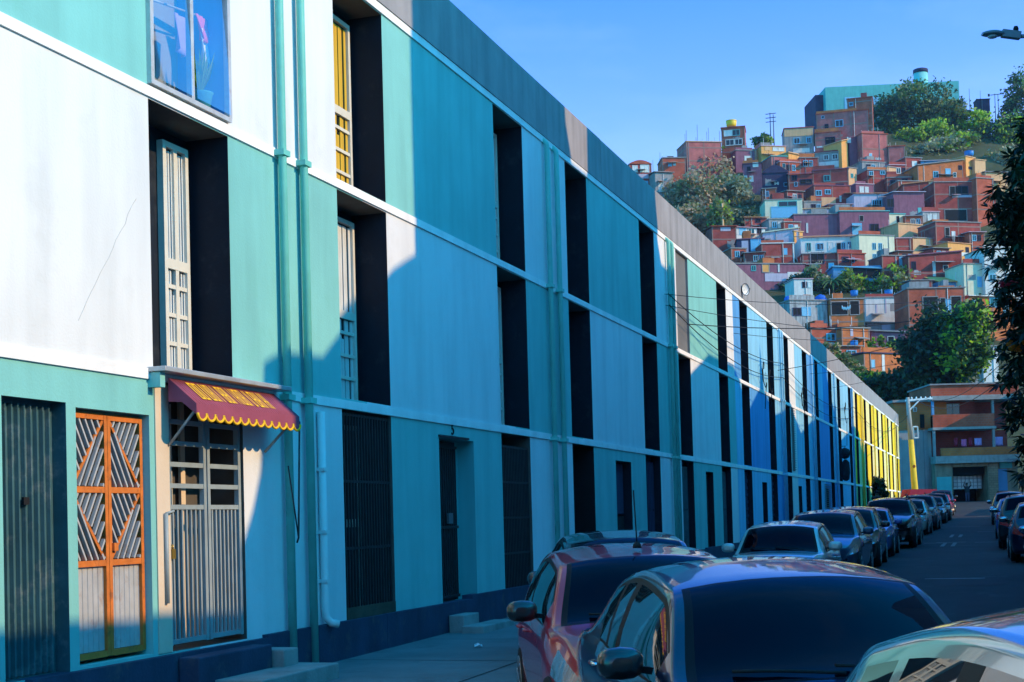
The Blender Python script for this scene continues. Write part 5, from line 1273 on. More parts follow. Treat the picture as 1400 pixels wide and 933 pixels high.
def heap(px, py, r, w_, h_, m, label):
    g = MB(); nu, nv = 14, 6; r2 = random.Random(int(px))
    vs = []
    for j in range(nv + 1):
        for i in range(nu):
            a = 2 * math.pi * i / nu; e_ = math.pi / 2 * j / nv; q = 1 + r2.uniform(-.15, .15)
            vs.append((math.cos(a) * math.cos(e_) * w_ * q, math.sin(a) * math.cos(e_) * w_ * .7 * q, math.sin(e_) * h_ * q))
    g.v = vs
    for j in range(nv):
        for i in range(nu): g.f.append((j * nu + i, j * nu + (i + 1) % nu, (j + 1) * nu + (i + 1) % nu, (j + 1) * nu + i)); g.m.append(0); g.sm.append(True)
    o = g.build('tarp_heap', M[m]); o.location = at(px, py, r); tag(o, label, 'tarp')
heap(1077, 411, dist_of(466) + 3, .55, .6, 'h_tarp', 'small blue tarp heap at the left end of the stained grey house')
heap(1122, 411, dist_of(466) + 3, .85, .8, 'h_tarp', 'big crumpled blue tarp on the stained grey house')

# poles and aerials on the skyline
def skypole(px, pt, pb, r, label, arms=0, twin=False, rad=.13):
    b = at(px, pb, r); t = at(px, pt, r); h = (t - b).length
    o = empty('skyline_pole', b); tag(o, label, 'pole')
    g = MB(); g.tube([(0, 0, -2), (0, 0, h)], [rad, rad * .6], 8)
    if twin: g.tube([(.7, 0, -2), (.7, 0, h * .93)], [rad, rad * .6], 8)
    g.build('mast', M['darkmetal'], o)
    if arms:
        g = MB()
        for i in range(arms): g.bar((-1.0, 0, h - .25 - i * .9), (1.3, 0, h - .25 - i * .9), .13)
        g.build('cross_arm', M['darkmetal'], o)
skypole(1054, 154, 196, 318, 'twin utility pole with cross arms standing alone on the skyline', 3, True)
skypole(1112, 160, 182, 318, 'thin aerial mast beside the two tier house', 0, False, .06)
skypole(1326, 121, 150, 338, 'thin mast with a rail right of the teal building', 0, False, .07)
skypole(1341, 124, 150, 338, 'thin mast left of the dark blue cabin', 0, False, .06)
skypole(1361, 128, 156, 338, 'short pole with clamps right of the dark blue cabin', 1, True, .10)
o = house('dark blue cabin on the ridge right of the teal building', 1337, 1354, 136, 165, 'h_navy', -6, 3, 'flat', [(1352, 1354, 129, 132, 'n')], 'h_navy', r=338, group=None, name='ridge_cabin')
skypole(893, 219, 236, 300, 'thin aerial on the leftmost skyline house', 0, False, .05)
skypole(903, 208, 236, 300, 'tall thin aerial beside the low skyline brick house', 0, False, .05)
skypole(1242, 190, 210, 318, 'white pole among the bushes under the teal building', 0, False, .06)
# sunlit pale pole with a yellow drum in front of the dry trees
o = empty('street_pole', at(989, 330, 262)); tag(o, 'sunlit peach coloured pole rising in front of the dry trees', 'pole')
g = MB(); g.tube([(0, 0, -2), (0, 0, 7.0)], [.24, .2], 10); g.build('mast', M['h_peach'], o)

# ------------------------------------------------------------------ vegetation
def leaves(center, radii, n_clump, per, size, seed, aspect=1.6, clump=.3, droop=0.0, shell=.55):
    """leaf quads grouped in clumps through an ellipsoid; returns vertex array (n*4,3), clump ids"""
    r = np.random.default_rng(seed)
    d = r.normal(size=(n_clump, 3)); d /= np.linalg.norm(d, axis=1)[:, None]
    rad = shell + (1 - shell) * r.random(n_clump) ** .7
    rad *= 1 + r.normal(0, .10, n_clump)
    cc = d * rad[:, None]
    ids = np.repeat(np.arange(n_clump), per)
    p = cc[ids] + r.normal(0, clump * .42, (len(ids), 3)) * np.array([1, 1, .75])
    p = p * np.array(radii) + np.array(center)
    nrm = r.normal(size=(len(ids), 3)) + np.array([0, 0, .6]); nrm /= np.linalg.norm(nrm, axis=1)[:, None]
    t = np.cross(nrm, r.normal(size=(len(ids), 3))); t /= np.linalg.norm(t, axis=1)[:, None]
    t[:, 2] -= droop; t /= np.linalg.norm(t, axis=1)[:, None]
    b = np.cross(nrm, t); b /= np.maximum(1e-6, np.linalg.norm(b, axis=1))[:, None]
    s = size * r.uniform(.6, 1.3, len(ids))[:, None]
    v = np.stack([p - t * s * aspect / 2, p + b * s * .5 - t * s * .1, p + t * s * aspect / 2, p - b * s * .5 - t * s * .1], axis=1)
    return v.reshape(-1, 3), ids
def leaf_mesh(name, vs, mi, mats, parent=None):
    n = len(vs) // 4; me = bpy.data.meshes.new(name)
    me.vertices.add(n * 4); me.vertices.foreach_set('co', vs.astype(np.float32).ravel())
    me.loops.add(n * 4); me.loops.foreach_set('vertex_index', np.arange(n * 4, dtype=np.int32))
    me.polygons.add(n); me.polygons.foreach_set('loop_start', np.arange(0, n * 4, 4, dtype=np.int32)); me.polygons.foreach_set('loop_total', np.full(n, 4, dtype=np.int32))
    for m in mats: me.materials.append(M[m])
    me.polygons.foreach_set('material_index', mi.astype(np.int32)); me.update(); me.validate()
    o = bpy.data.objects.new(name, me); return link(o, parent)
def limbs(parent, h, r0, crown, seed, n=6, base=(0, 0, 0)):
    r2 = random.Random(seed); g = MB(); b = Vector(base)
    k = [b + Vector((r2.uniform(-.03, .03) * h, r2.uniform(-.03, .03) * h, h * t)) for t in (-.15, .3, .6, 1)]
    g.tube(k, [r0, r0 * .8, r0 * .65, r0 * .45], 8)
    for i in range(n):
        a = 6.28 * i / n + r2.random(); e_ = Vector((math.cos(a) * crown[0] * .7, math.sin(a) * crown[1] * .7, h + crown[2] * r2.uniform(-.1, .8)))
        s_ = k[2].lerp(k[3], r2.random()); md = s_.lerp(b + e_, .5) + Vector((0, 0, crown[2] * .12))
        g.tube([s_, md, b + e_], [r0 * .4, r0 * .25, r0 * .08], 6)
    return g.build('trunk', M['bark'], parent)
_tseed = [11]
def tree(label, px, yt, yb, wpx, r, mats, nc=46, per=34, leaf=.55, name='broad_tree', group='trees on the hillside', shell=.5, trunk=True, aspect=1.6, flat=1.0):
    """crown spans photo rows yt..yb about column px"""
    _tseed[0] += 1; k = r / F_; seed = _tseed[0]
    c = at(px, (yt + yb) / 2, r); rx = wpx * k / 2; rzz = (yb - yt) * k / 2
    base = at(px, yb, r); base.z -= rzz * .35
    o = empty(name, base); tag(o, label, 'tree', group)
    rel = c - base
    vs, ids = leaves(tuple(rel), (rx, rx * .9, rzz), nc, per, leaf, seed, aspect, .42, shell=shell)
    rr = np.random.default_rng(seed + 500); cm_ = rr.integers(0, len(mats), nc); mi = cm_[ids]
    flip = rr.random(len(ids)) < .25; mi = np.where(flip, rr.integers(0, len(mats), len(ids)), mi)
    leaf_mesh('crown', vs, mi, mats, o)
    if trunk: limbs(o, rel.z * .8, max(.12, rx * .06), (rx, rx, rzz), seed)
    return o
DRY = ['leaf_dry', 'leaf_olive', 'leaf_dry']; GG = ['leaf_grey', 'leaf_grey', 'leaf_olive']; GR = ['leaf', 'leaf_lime', 'leaf_deep']; DK = ['leaf_deep', 'leaf_deep', 'leaf']
tree('dry brown tree at the left end of the hill just above the parapet', 925, 244, 302, 46, 285, DRY, 60, 34)
tree('tall dry brown tree in the middle of the dry grove', 958, 232, 318, 60, 282, DRY, 80, 36)
tree('pale leafless looking tree below the long reddish brick house', 972, 212, 262, 64, 300, ['leaf_dry', 'leaf_grey', 'leaf_dry'], 60, 32)
tree('grey green drooping tree right of the dry grove', 1002, 240, 300, 52, 284, GG, 70, 36)
tree('lower dry tree whose crown meets the parapet', 942, 278, 330, 56, 268, DRY, 60, 34)
tree('olive tree with yellowish leaves beside the sunlit peach pole', 984, 276, 318, 34, 264, ['leaf_olive', 'leaf_lime', 'leaf_olive'], 44, 32)
tree('dark green tree in the shade below the grey green tree', 1016, 284, 326, 50, 268, ['leaf_deep', 'leaf_grey', 'leaf_deep'], 50, 32)
tree('small green bush against the long reddish brick house', 972, 202, 232, 44, 304, ['leaf', 'leaf_olive'], 40, 26)
tree('bright green bush beside the twin utility pole', 1044, 184, 206, 26, 316, GR, 26, 26)
tree('broad dark tree in front of the teal building, tallest on the summit', 1258, 112, 176, 88, 330, ['leaf_deep', 'leaf', 'leaf_olive'], 90, 40)
tree('dark tree at the left foot of the teal building', 1218, 128, 184, 56, 328, ['leaf_deep', 'leaf_deep', 'leaf'], 60, 36)
tree('flat topped spreading tree below the teal building', 1290, 138, 178, 64, 326, ['leaf_deep', 'leaf_olive', 'leaf'], 64, 34)
tree('round lime green tree right of the flat topped tree', 1330, 150, 186, 46, 324, ['leaf_lime', 'leaf', 'leaf_lime'], 44, 34)
tree('bright green bushy tree above the big plain pink wall', 1270, 168, 208, 56, 318, ['leaf_lime', 'leaf', 'leaf_lime'], 60, 34)
tree('light green bush left of the bright green bushy tree', 1238, 178, 208, 40, 318, ['leaf_lime', 'leaf'], 40, 30)
tree('tall pale green tree over the grey lilac roof', 1288, 186, 218, 50, 312, ['leaf', 'leaf_grey', 'leaf_lime'], 50, 34)
tree('yellow green clump above the large orange brick house', 1314, 180, 216, 44, 314, ['leaf_lime', 'leaf_olive', 'leaf'], 44, 34)
tree('grey green bush above the blue walled roof house', 1262, 196, 222, 40, 310, GG, 36, 30)
tree('tall dark tree on the ridge at the right edge', 1392, 104, 178, 52, 334, DK, 70, 36)
tree('large shaded tree on the slope left of the ridge tree', 1352, 168, 232, 60, 318, ['leaf_deep', 'leaf_deep', 'leaf'], 70, 38)
tree('green round tree on the right slope below the ridge tree', 1378, 156, 214, 50, 316, ['leaf', 'leaf_deep', 'leaf_lime'], 60, 36)
tree('grey green tree behind the near dark tree', 1372, 206, 262, 44, 306, GG, 50, 34)
tree('pale grey green bush under the peach walled house', 1366, 256, 300, 40, 290, GG, 46, 32)
for i, (px, yt, yb, wp, ms, lab) in enumerate([(1094, 376, 410, 40, DK, 'dark bushy tree leftmost in the green belt above the stained house'), (1118, 366, 408, 40, ['leaf_deep', 'leaf_grey', 'leaf'], 'grey green tree left of the palm'),
        (1160, 368, 406, 36, ['leaf', 'leaf_olive', 'leaf_lime'], 'olive tree right of the palm'), (1180, 380, 406, 24, ['leaf_lime', 'leaf'], 'lime green bush in the middle of the green belt'), (1196, 382, 406, 26, ['leaf_olive', 'leaf_lime'], 'yellowish bush beside the blue tank'),
        (1222, 364, 408, 44, ['leaf_olive', 'leaf_grey', 'leaf_lime'], 'feathery olive tree right end of the green belt'), (1078, 384, 412, 32, DK, 'low dark shrub at the parapet end of the green belt')]):
    tree(lab, px, yt, yb, wp, 236 - i % 3, ms, 46, 34, .42, group='trees in the green belt above the stained house')
# palm
o = empty('palm_tree', at(1139, 408, 233)); tag(o, 'palm with arching fronds in the middle of the green belt', 'palm', 'trees in the green belt above the stained house')
g = MB(); g.tube([(0, 0, -1), (.1, 0, 2.6)], [.22, .16], 8); g.build('trunk', M['bark'], o)
g = MB(); r2 = random.Random(4)
for i in range(22):
    a = i * 2.4; up = r2.uniform(.3, 1.6); ln = r2.uniform(2.0, 3.0); prev = None
    for j in range(9):
        t = j / 8; c = Vector((.1 + math.cos(a) * ln * t, math.sin(a) * ln * t, 2.6 + up * 1.8 * t - 2.2 * t * t)); sd = Vector((-math.sin(a), math.cos(a), 0)) * .34 * (1 - t * .8); dn = Vector((0, 0, -.16))
        if prev: g.quad(prev[0], c, c + sd + dn, prev[0] + prev[1] + dn); g.quad(prev[0], prev[0] - prev[1] + dn, c - sd + dn, c)
        prev = (c, sd)
g.build('fronds', M['leaf'], o)
for i, (px, yt, yb, wp, lab) in enumerate([(1134, 468, 494, 28, 'olive shrub tumbling down the slope behind the parapet'), (1150, 484, 512, 34, 'olive shrub lower down the slope behind the parapet'), (1166, 500, 520, 30, 'small olive shrub beside the orange brick wall')]):
    tree(lab, px, yt, yb, wp, 172 - i, ['leaf_olive', 'leaf', 'leaf_dry'], 34, 34, .3, 'slope_shrub', 'shrubs on the slope behind the parapet')
for i, (px, yt, yb, wp, lab) in enumerate([(1192, 463, 478, 12, 'lime green plant on the corrugated roof, left one'), (1205, 457, 478, 10, 'tall thin lime plant on the corrugated roof'), (1220, 464, 478, 16, 'dark leafy plant on the corrugated roof beside the trunk'), (1232, 466, 480, 14, 'small plant at the right end of the corrugated roof')]):
    tree(lab, px, yt, yb, wp, dist_of(500) + 3, ['leaf_lime', 'leaf'], 14, 26, .24, 'roof_plant', 'plants on the corrugated roof', trunk=False)
tree('big dark leafy tree standing in front of the hill houses', 1282, 424, 548, 92, 146, ['leaf_deep', 'leaf_dark', 'leaf_deep'], 150, 60, .36, group='dark trees behind the end of the street', shell=.35)
tree('tall dark tree with sunlit green top right of the big dark tree', 1320, 412, 520, 64, 143, ['leaf_deep', 'leaf_lime', 'leaf_deep', 'leaf'], 110, 56, .34, group='dark trees behind the end of the street', shell=.45)
tree('dark low tree behind the yellow end of the terrace', 1222, 506, 568, 74, 150, ['leaf_deep', 'leaf_dark'], 90, 52, .34, group='dark trees behind the end of the street', shell=.35)
tree('shaded tree between the terrace end and the big dark tree', 1262, 488, 566, 64, 147, ['leaf_deep', 'leaf_dark'], 90, 52, .34, group='dark trees behind the end of the street', shell=.35)
tree('sunny green shrub under the bright orange brick wall', 1192, 508, 536, 44, 156, ['leaf', 'leaf_lime', 'leaf_deep'], 44, 40, .3, 'slope_shrub', 'dark trees behind the end of the street')
tree('dark bush in front of the yellow facade', 1203, 652, 694, 22, 84, ['leaf_deep', 'leaf_dark'], 40, 40, .13, 'street_bush', None)

# near tree on the right with long drooping leaves
o = empty('leafy_street_tree', (10.3, 25.5, 0)); tag(o, 'dark leafy tree with long drooping leaves at the right edge', 'tree')
blobs = [(1424, 200, 44, 60), (1418, 268, 68, 52), (1420, 330, 76, 58), (1432, 400, 74, 48), (1424, 455, 70, 52), (1436, 520, 72, 52), (1444, 580, 66, 52), (1448, 640, 58, 56), (1500, 250, 90, 130), (1510, 420, 100, 150), (1520, 580, 90, 120)]
VS, MI = [], []; base = Vector((10.3, 25.5, 0)); rr = np.random.default_rng(77)
for bi, (px, py, rx, ry) in enumerate(blobs):
    Z = 24.6 if bi < 8 else 26; c = at(px, py, Z) - base; k = Z / F_
    nr = int(46 + rx * ry / 34); px -= 9
    d = rr.normal(size=(nr, 3)); d /= np.linalg.norm(d, axis=1)[:, None]; pos = d * (rr.random(nr) ** .45)[:, None] * np.array([rx * k, rx * k * 1.2, ry * k]) + np.array(c)
    for p in pos:
        m = 13; a = rr.uniform(0, 6.28, m); el = rr.normal(-.45, .45, m)
        t = np.stack([np.cos(a) * np.cos(el), np.sin(a) * np.cos(el), np.sin(el)], 1); ln = rr.uniform(.16, .30, m)[:, None]
        side = np.cross(t, np.array([0, 0, 1.0])); side /= np.linalg.norm(side, axis=1)[:, None]; side += rr.normal(0, .3, (m, 3))
        b0_ = p + t * .03; VS.append(np.stack([b0_, b0_ + t * ln * .45 + side * .032, b0_ + t * ln, b0_ + t * ln * .45 - side * .032], 1).reshape(-1, 3)); MI.append(np.full(m, rr.integers(0, 3) // 2))
leaf_mesh('crown', np.concatenate(VS), np.concatenate(MI), ['leaf_dark', 'leaf_deep'], o)
g = MB(); g.tube([(0, 0, -.3), (.05, 0, 2.2), (-.1, .1, 4.5), (0, 0, 7.5), (.1, 0, 10)], [.24, .2, .17, .12, .05], 10)
for i, (px, py, rx, ry) in enumerate(blobs[:8]):
    c = at(px + 10, py, 24.8) - base; s_ = Vector((0, 0, max(1.5, c.z - 1.2))); g.tube([s_, s_.lerp(c, .5) + Vector((0, 0, .25)), c], [.07, .045, .015], 6)
g.build('trunk', M['bark'], o)
VS = []; 
for (px, py) in [(1383, 470), (1392, 476), (1386, 478), (1396, 470)]:
    v, _ = leaves(tuple(at(px, py, 24.2) - base), (.07, .07, .06), 4, 10, .05, px, 1.4, .5); VS.append(v)
v = np.concatenate(VS); leaf_mesh('orange_blossom', v, np.zeros(len(v) // 4), ['petal'], o)
VS = []
for (px, py) in [(1372, 389), (1380, 388), (1386, 387)]:
    v, _ = leaves(tuple(at(px, py, 24.2) - base), (.06, .06, .03), 4, 7, .05, px, 1.4, .5); VS.append(v)
v = np.concatenate(VS); leaf_mesh('red_blossom', v, np.zeros(len(v) // 4), ['petal_red'], o)

# ------------------------------------------------------------------ buildings closing the street
RE = 120.0; k = RE / F_
p, rz_ = frame_at(1336, 690, RE, 0); gz = road_z(118)
eb = empty('brick_corner_building', (p.x, p.y, p.z), rz_); tag(eb, 'three storey red brick building with a dark garage at the end of the street', 'building')
def ex(px): return (px - 1336) * k
def ez(py): return (690 - py) * k
def eb_box(name, m, a, b, yt, yb, y0, y1, parent=eb): return sub(parent, name, m, ex(a), ex(b), y0, y1, ez(yb), ez(yt))
g = MB()
g.box(ex(1280), ex(1304), 0, 8, -2, ez(632)); g.box(ex(1352), ex(1366), .02, 8, -2, ez(632)); g.box(ex(1366), ex(1396), .5, 8, -2, ez(632)); g.box(ex(1304), ex(1352), .04, 3.2, ez(638), ez(632))
g.build('ground_floor_wall', mat('dirty_tan_render', (.30, .24, .17), .9, .25, 1.2, .2, .2, streak=.4, dirt=(.10, .09, .08), dirt_amt=.7), eb)
eb_box('garage_interior', 'dark', 1304, 1352, 632, 692, 3.2, 8)  # dark box: garage shade put into the colour
eb_box('teal_render_patch', 'h_teal', 1282, 1302, 651, 695, -.02, .02)
eb_box('stone_pier', 'roughbrick', 1353, 1366, 634, 695, -.05, .02)
eb_box('blue_shutter', 'h_blue', 1367, 1381, 642, 672, .44, .52)
eb_box('green_sign_panel', 'h_teal', 1371, 1388, 633, 641, .38, .50)
eb_box('floor_slab', 'concrete', 1279, 1394, 623, 633, -.5, 8)
eb_box('floor_slab', 'concrete', 1277, 1364, 583.5, 587, -.4, 8)
eb_box('floor_slab', 'concrete', 1277, 1394, 540.5, 547, -.5, 8)
eb_box('brick_parapet', 'b_orange', 1287, 1394, 612, 623, -.45, -.25); eb_box('brick_parapet', 'b_red', 1278, 1362, 566, 583.5, -.35, -.15); eb_box('brick_parapet', 'b_red', 1276, 1396, 526, 540.5, -.45, 6)
eb_box('roof_edge', 'h_fibre', 1274, 1398, 524, 526, -.6, 6.2)
eb_box('upper_wall', 'b_orange', 1278, 1304, 547, 566, 1.0, 7); eb_box('upper_wall', 'b_maroon', 1304, 1345, 547, 583.5, 1.4, 7); eb_box('upper_wall', 'b_maroon', 1345, 1394, 547, 583.5, 2.5, 7)
eb_box('terrace_wall', 'b_maroon', 1280, 1394, 587, 623, 2.4, 7)
eb_box('corner_column', 'h_grey', 1359.5, 1362.5, 547, 566, -.3, -.05); eb_box('corner_column', 'h_grey', 1359.5, 1362.5, 587, 612, -.3, -.05); eb_box('corner_column', 'h_blue', 1277.5, 1280.5, 547, 566, -.3, -.05); eb_box('corner_column', 'h_grey', 1278, 1281, 587, 623, -.3, 0)
wn = eb_box('window', 'h_grey', 1304, 1323.5, 549, 566, 1.32, 1.40); eb_box('pane', 'glass', 1305.2, 1313.2, 550, 565, 1.28, 1.36, wn); eb_box('pane', 'glass', 1314.2, 1322.4, 550, 565, 1.28, 1.36, wn)
gd = eb_box('garage_door', 'h_white', 1305, 1351, 650, 668, 1.4, 1.5); eb_box('roller_box', 'dark', 1304.5, 1351.5, 638.5, 649, .8, 1.39)
g = MB()
for i in range(9): g.bar((ex(1306 + i * 5.5), 1.37, ez(667)), (ex(1306 + i * 5.5), 1.37, ez(650)), .05)
for i in range(3): g.bar((ex(1305), 1.38, ez(654 + i * 5)), (ex(1351), 1.38, ez(654 + i * 5)), .05)
g.build('door_grid', M['h_grey'], gd)
e2p = empty('grey_brick_building', *frame_at(1252, 690, RE + 1.0, 0)[:1], rz_); tag(e2p, 'narrow brick and grey plaster building behind the leaning pole', 'building')
k2 = (RE + 1) / F_
def e2(name, m, a, b, yt, yb, y0, y1): return sub(e2p, name, m, (a - 1252) * k2, (b - 1252) * k2, y0, y1, (690 - yb) * k2, (690 - yt) * k2)
e2('upper_wall', 'b_orange', 1226, 1276.5, 550, 588, 0, 7); e2('lower_wall', 'rear', 1226, 1276.5, 588, 720, .05, 7); e2('roof_slab', 'h_fibre', 1224, 1277, 546.5, 550, -.3, 7)
wn = e2('window', 'h_white', 1253, 1258, 557, 563, -.06, .02); e2('pipe', 'dark', 1262, 1267, 567, 586, -.2, -.01)
for a, b, c, d in ((1232, 1236, 596, 690), (1256, 1259, 600, 690), (1266, 1272, 588, 690)): e2('grey_column', 'h_grey', a, b, c, d, -.05, .06)
sub(wn, 'pane', 'glass', (1253.8 - 1252) * k2, (1257.2 - 1252) * k2, -.08, .02, (690 - 562.3) * k2, (690 - 557.7) * k2)
# washing on the terrace
for a, b, c, d, m, lab in ((1309, 1314, 598, 609, 'cloth_red', 'dark red shirt on the terrace washing line'), (1319, 1326, 600, 610, 'cloth_pink', 'pink printed cloth on the terrace washing line'), (1329, 1334, 598, 610, 'cloth_red', 'long dark red cloth left of the lilac towel'), (1337, 1347, 599, 609, 'cloth_lilac', 'lilac towel on the terrace washing line'), (1364, 1376, 598, 610, 'cloth_lilac', 'purple and pink cloth right of the terrace column')):
    q = eb.matrix_basis.copy(); wl = Matrix.Translation(eb.location) @ Matrix.Rotation(rz_, 4, 'Z')
    g = MB(); n = 7
    for i in range(5):
        for j in range(n): g.v.append(tuple(wl @ Vector((ex(a) + (ex(b) - ex(a)) * j / (n - 1), .3 + .06 * math.sin(j * 2 + i), ez(c) + (ez(d) - ez(c)) * i / 4))))
    for i in range(4):
        for j in range(n - 1): g.f.append((i * n + j, i * n + j + 1, (i + 1) * n + j + 1, (i + 1) * n + j)); g.m.append(0); g.sm.append(True)
    o = g.build('hanging_cloth', M[m]); so = o.modifiers.new('t', 'SOLIDIFY'); so.thickness = .02; tag(o, lab, 'laundry', 'washing on the brick terrace')
q = empty('hanging_cloth', at(1157, 421, dist_of(466) - .3)); tag(q, 'white washing hanging in the dark open terrace on the hill', 'laundry')
g = MB(); n = 14
for i in range(4):
    for j in range(n):
        u = j / (n - 1); g.v.append(((u - .5) * 1.25, -.05 + .03 * math.sin(j * 2.3), .35 - .55 * i / 3 - .3 * math.sin(math.pi * u) * (1 - .2 * i) + .08 * math.sin(j * 1.7)))
for i in range(3):
    for j in range(n - 1): g.f.append((i * n + j, i * n + j + 1, (i + 1) * n + j + 1, (i + 1) * n + j)); g.m.append(0); g.sm.append(True)
o = g.build('cloth', M['cloth_white'], q); so = o.modifiers.new('t', 'SOLIDIFY'); so.thickness = .02

# ------------------------------------------------------------------ poles, lamp, cables, dish
Z = 24.0; tip = at(1343, 47, Z); nk = at(1372, 47, Z); en = at(1395, 50, Z); d = (en - tip); d.z = 0; d.normalize()
base = Vector((10.0, tip.y + (10.0 - tip.x) * d.y / d.x, 0))
o = empty('street_lamp', base); tag(o, 'grey street lamp head on a long arm against the sky, top right corner', 'street lamp')
rel = lambda p: p - base
Lx = (nk - tip).length
g = MB(); rows_ = 11
rot_ = math.atan2(d.y, d.x); hd_ = rel(nk)
for i in range(rows_):
    t = i / (rows_ - 1); w2 = .13 * math.sin(math.pi * min(1, .12 + t * .80)) ** .6; hh = .052 * math.sin(math.pi * min(1, .10 + t * .72)) ** .7
    c = rel(tip).lerp(rel(nk), t)
    for j in range(14):
        a = 2 * math.pi * j / 14; g.v.append(tuple(c + Vector((-d.y, d.x, 0)) * math.cos(a) * w2 + Vector((0, 0, 1)) * (math.sin(a) * hh * (1.2 if math.sin(a) > 0 else .75))))
for i in range(rows_ - 1):
    for j in range(14): g.f.append((i * 14 + j, i * 14 + (j + 1) % 14, (i + 1) * 14 + (j + 1) % 14, (i + 1) * 14 + j)); g.m.append(0); g.sm.append(True)
g.poly([g.v[j] for j in range(14)]); g.build('lamp_head', M['lampgrey'], o)
g = MB(); c = rel(tip).lerp(rel(nk), .48); g.lathe([(.02, -.075), (.07, -.06), (.09, -.035)], c, 16); g.build('lens', M['lens'], o)
g = MB(); a_, b_ = rel(nk) + Vector((0, 0, .015)), rel(en) + Vector((0, 0, .01)); g.bar(a_ - d * .03, b_, .11, .13); g.build('gear_box', M['lampgrey'], o, .01)
g = MB(); g.lathe([(.042, 0), (.045, .05), (.03, .085)], rel(at(1389, 43, Z)), 12); g.build('photocell', M['trim'], o)
g = MB(); st_ = rel(en) - d * .05; top = Vector((0, 0, st_.z - .2)); g.tube([st_, st_ + d * .4 + Vector((0, 0, .0)), st_ + d * 1.4 + Vector((0, 0, -.05)), top], .035, 10); g.build('arm', M['lampgrey'], o)
g = MB(); g.tube([(0, 0, -.2), (0, 0, top.z + .6)], [.13, .08], 12); g.build('pole', M['pole'], o)

b = at(1251, 672, 110); t = at(1241, 546, 110); h = (t - b).length
o = empty('utility_pole', b); tag(o, 'leaning concrete pole painted yellow below, in front of the grey brick building', 'utility pole')
dl = (t - b)
g = MB(); g.tube([dl * -.12, dl * .0, dl * .56], [.26, .25, .205], 12); g.build('yellow_shaft', M['ypole'], o)
g = MB(); g.tube([dl * .56, dl * 1.02], [.205, .14], 12); g.build('upper_shaft', M['pole'], o)
g = MB(); tt = dl * .985; rgt = _r0; g.bar(tt - rgt * .2, tt + rgt * 1.9 + Vector((0, 0, .12)), .14); g.bar(dl * .87, tt + rgt * .9, .10)
for i in range(5): q = tt + rgt * (.3 + i * .36) + Vector((0, 0, .12)); g.lathe([(.05, -.05), (.07, .05), (.03, .16)], q, 8)
g.build('cross_arm', M['pvc'], o)
g = MB(); q0, q1 = dl * .58 + rgt * .24, dl * .70 + rgt * .24; q2, q3 = q1 + rgt * .35, q0 + rgt * .35
for a_, b_ in ((q0, q1), (q1, q2), (q2, q3), (q3, q0)): g.bar(a_, b_, .10)
g.build('meter_bracket', M['pvc'], o)
g = MB(); sp_ = dl * .27; g.lathe([(.12, -.03), (.12, .06)], sp_ - _f0 * .27, 10, ax='y'); g.build('rusty_plate', M['rust'], o)

op = empty('utility_pole', (10.1, 58, road_z(58))); tag(op, 'grey concrete pole carrying the cables on the far pavement', 'utility pole')
g = MB(); g.tube([(0, 0, -.3), (0, 0, 10.2)], [.19, .12], 12); g.build('shaft', M['pole'], op); g = MB(); g.bar((-1.1, 0, 9.6), (.8, 0, 9.6), .11); g.bar((-.9, 0, 8.2), (.5, 0, 8.2), .09); g.build('cross_arm', M['pole'], op)
def cable(a, b, sag, label, r=.012, n=18):
    a, b = Vector(a), Vector(b); m0 = (a + b) / 2
    g = MB(); g.tube([a.lerp(b, i / n) - m0 - Vector((0, 0, sag * 4 * (i / n) * (1 - i / n))) for i in range(n + 1)], r, 5)
    o = g.build('overhead_cable', M['cable']); o.location = m0; tag(o, label, 'cable', 'overhead cables crossing the street'); return o
zp = road_z(58)
lab0 = 'black overhead cable strung between the painted terrace and the pole at the right'
for i, (s, z, hx, hz, sg) in enumerate([(32.4, 6.75, 9.1, 9.65, .5), (32.5, 6.5, 9.5, 8.25, .6), (34.9, 6.35, 9.9, 9.65, .7), (41.6, 6.9, 9.3, 8.25, .5), (50.3, 6.6, 10.5, 9.65, .4), (59.5, 7.3, 9.8, 8.25, .4), (68, 7.4, 10.2, 8.25, .3)]):
    cable((.03, s, z), (hx, 58, zp + hz), sg, lab0, .012 if i in (2, 4) else .008)
for i, (s0_, z0_, s1_, z1_, sg) in enumerate([(32.4, 6.75, 50.9, 6.9, .35), (32.5, 6.5, 50.9, 6.4, .45), (50.9, 6.9, 77.2, 7.1, .6), (50.9, 6.4, 77.2, 6.6, .6), (77.2, 7.1, 112, 8.0, .8)]):
    cable((.12, s0_, z0_), (.12, s1_, z1_), sg, 'black cable running along the face of the terrace', .012)
cable((.15, 113.5, 8.3), tuple(b + dl * .98 + rgt * .6), .3, 'short black cable from the terrace end to the leaning pole', .02)
cable(tuple(b + dl * 1.0 + rgt * 1.4), (10.0, 58, zp + 9.7), 1.6, 'long black cable from the leaning pole to the pole at the right', .02)
cable(tuple(b + dl * .99 + rgt * .7), (9.6, 58, zp + 8.3), 1.8, 'lower long black cable from the leaning pole to the pole at the right', .02)
def loop(s, z, lab, sc_=1.0):
    r2 = random.Random(int(s * 10)); g = MB(); pts = []
    for i in range(26):
        a = i * .5; pts.append((.06 + .05 * math.sin(a * .7), math.cos(a) * .28 * sc_ + i * .012, math.sin(a) * .26 * sc_ - .016 * i))
    pts.append((.05, .4 * sc_, -1.3 * sc_)); g.tube(pts, .014, 5)
    o = g.build('cable_coil', M['cable']); o.location = (.05, s, z); tag(o, lab, 'cable', 'cable coils hanging on the facade')
loop(46.3, 6.3, 'black cable coil hanging on the light blue wall'); loop(47.6, 6.2, 'second cable coil next to the blue window column', .8); loop(56.0, 6.2, 'tangled cable coil on the wall below the pale pink strip', 1.2); loop(72.5, 6.7, 'cable coil hanging on the last light blue wall', 1.4)
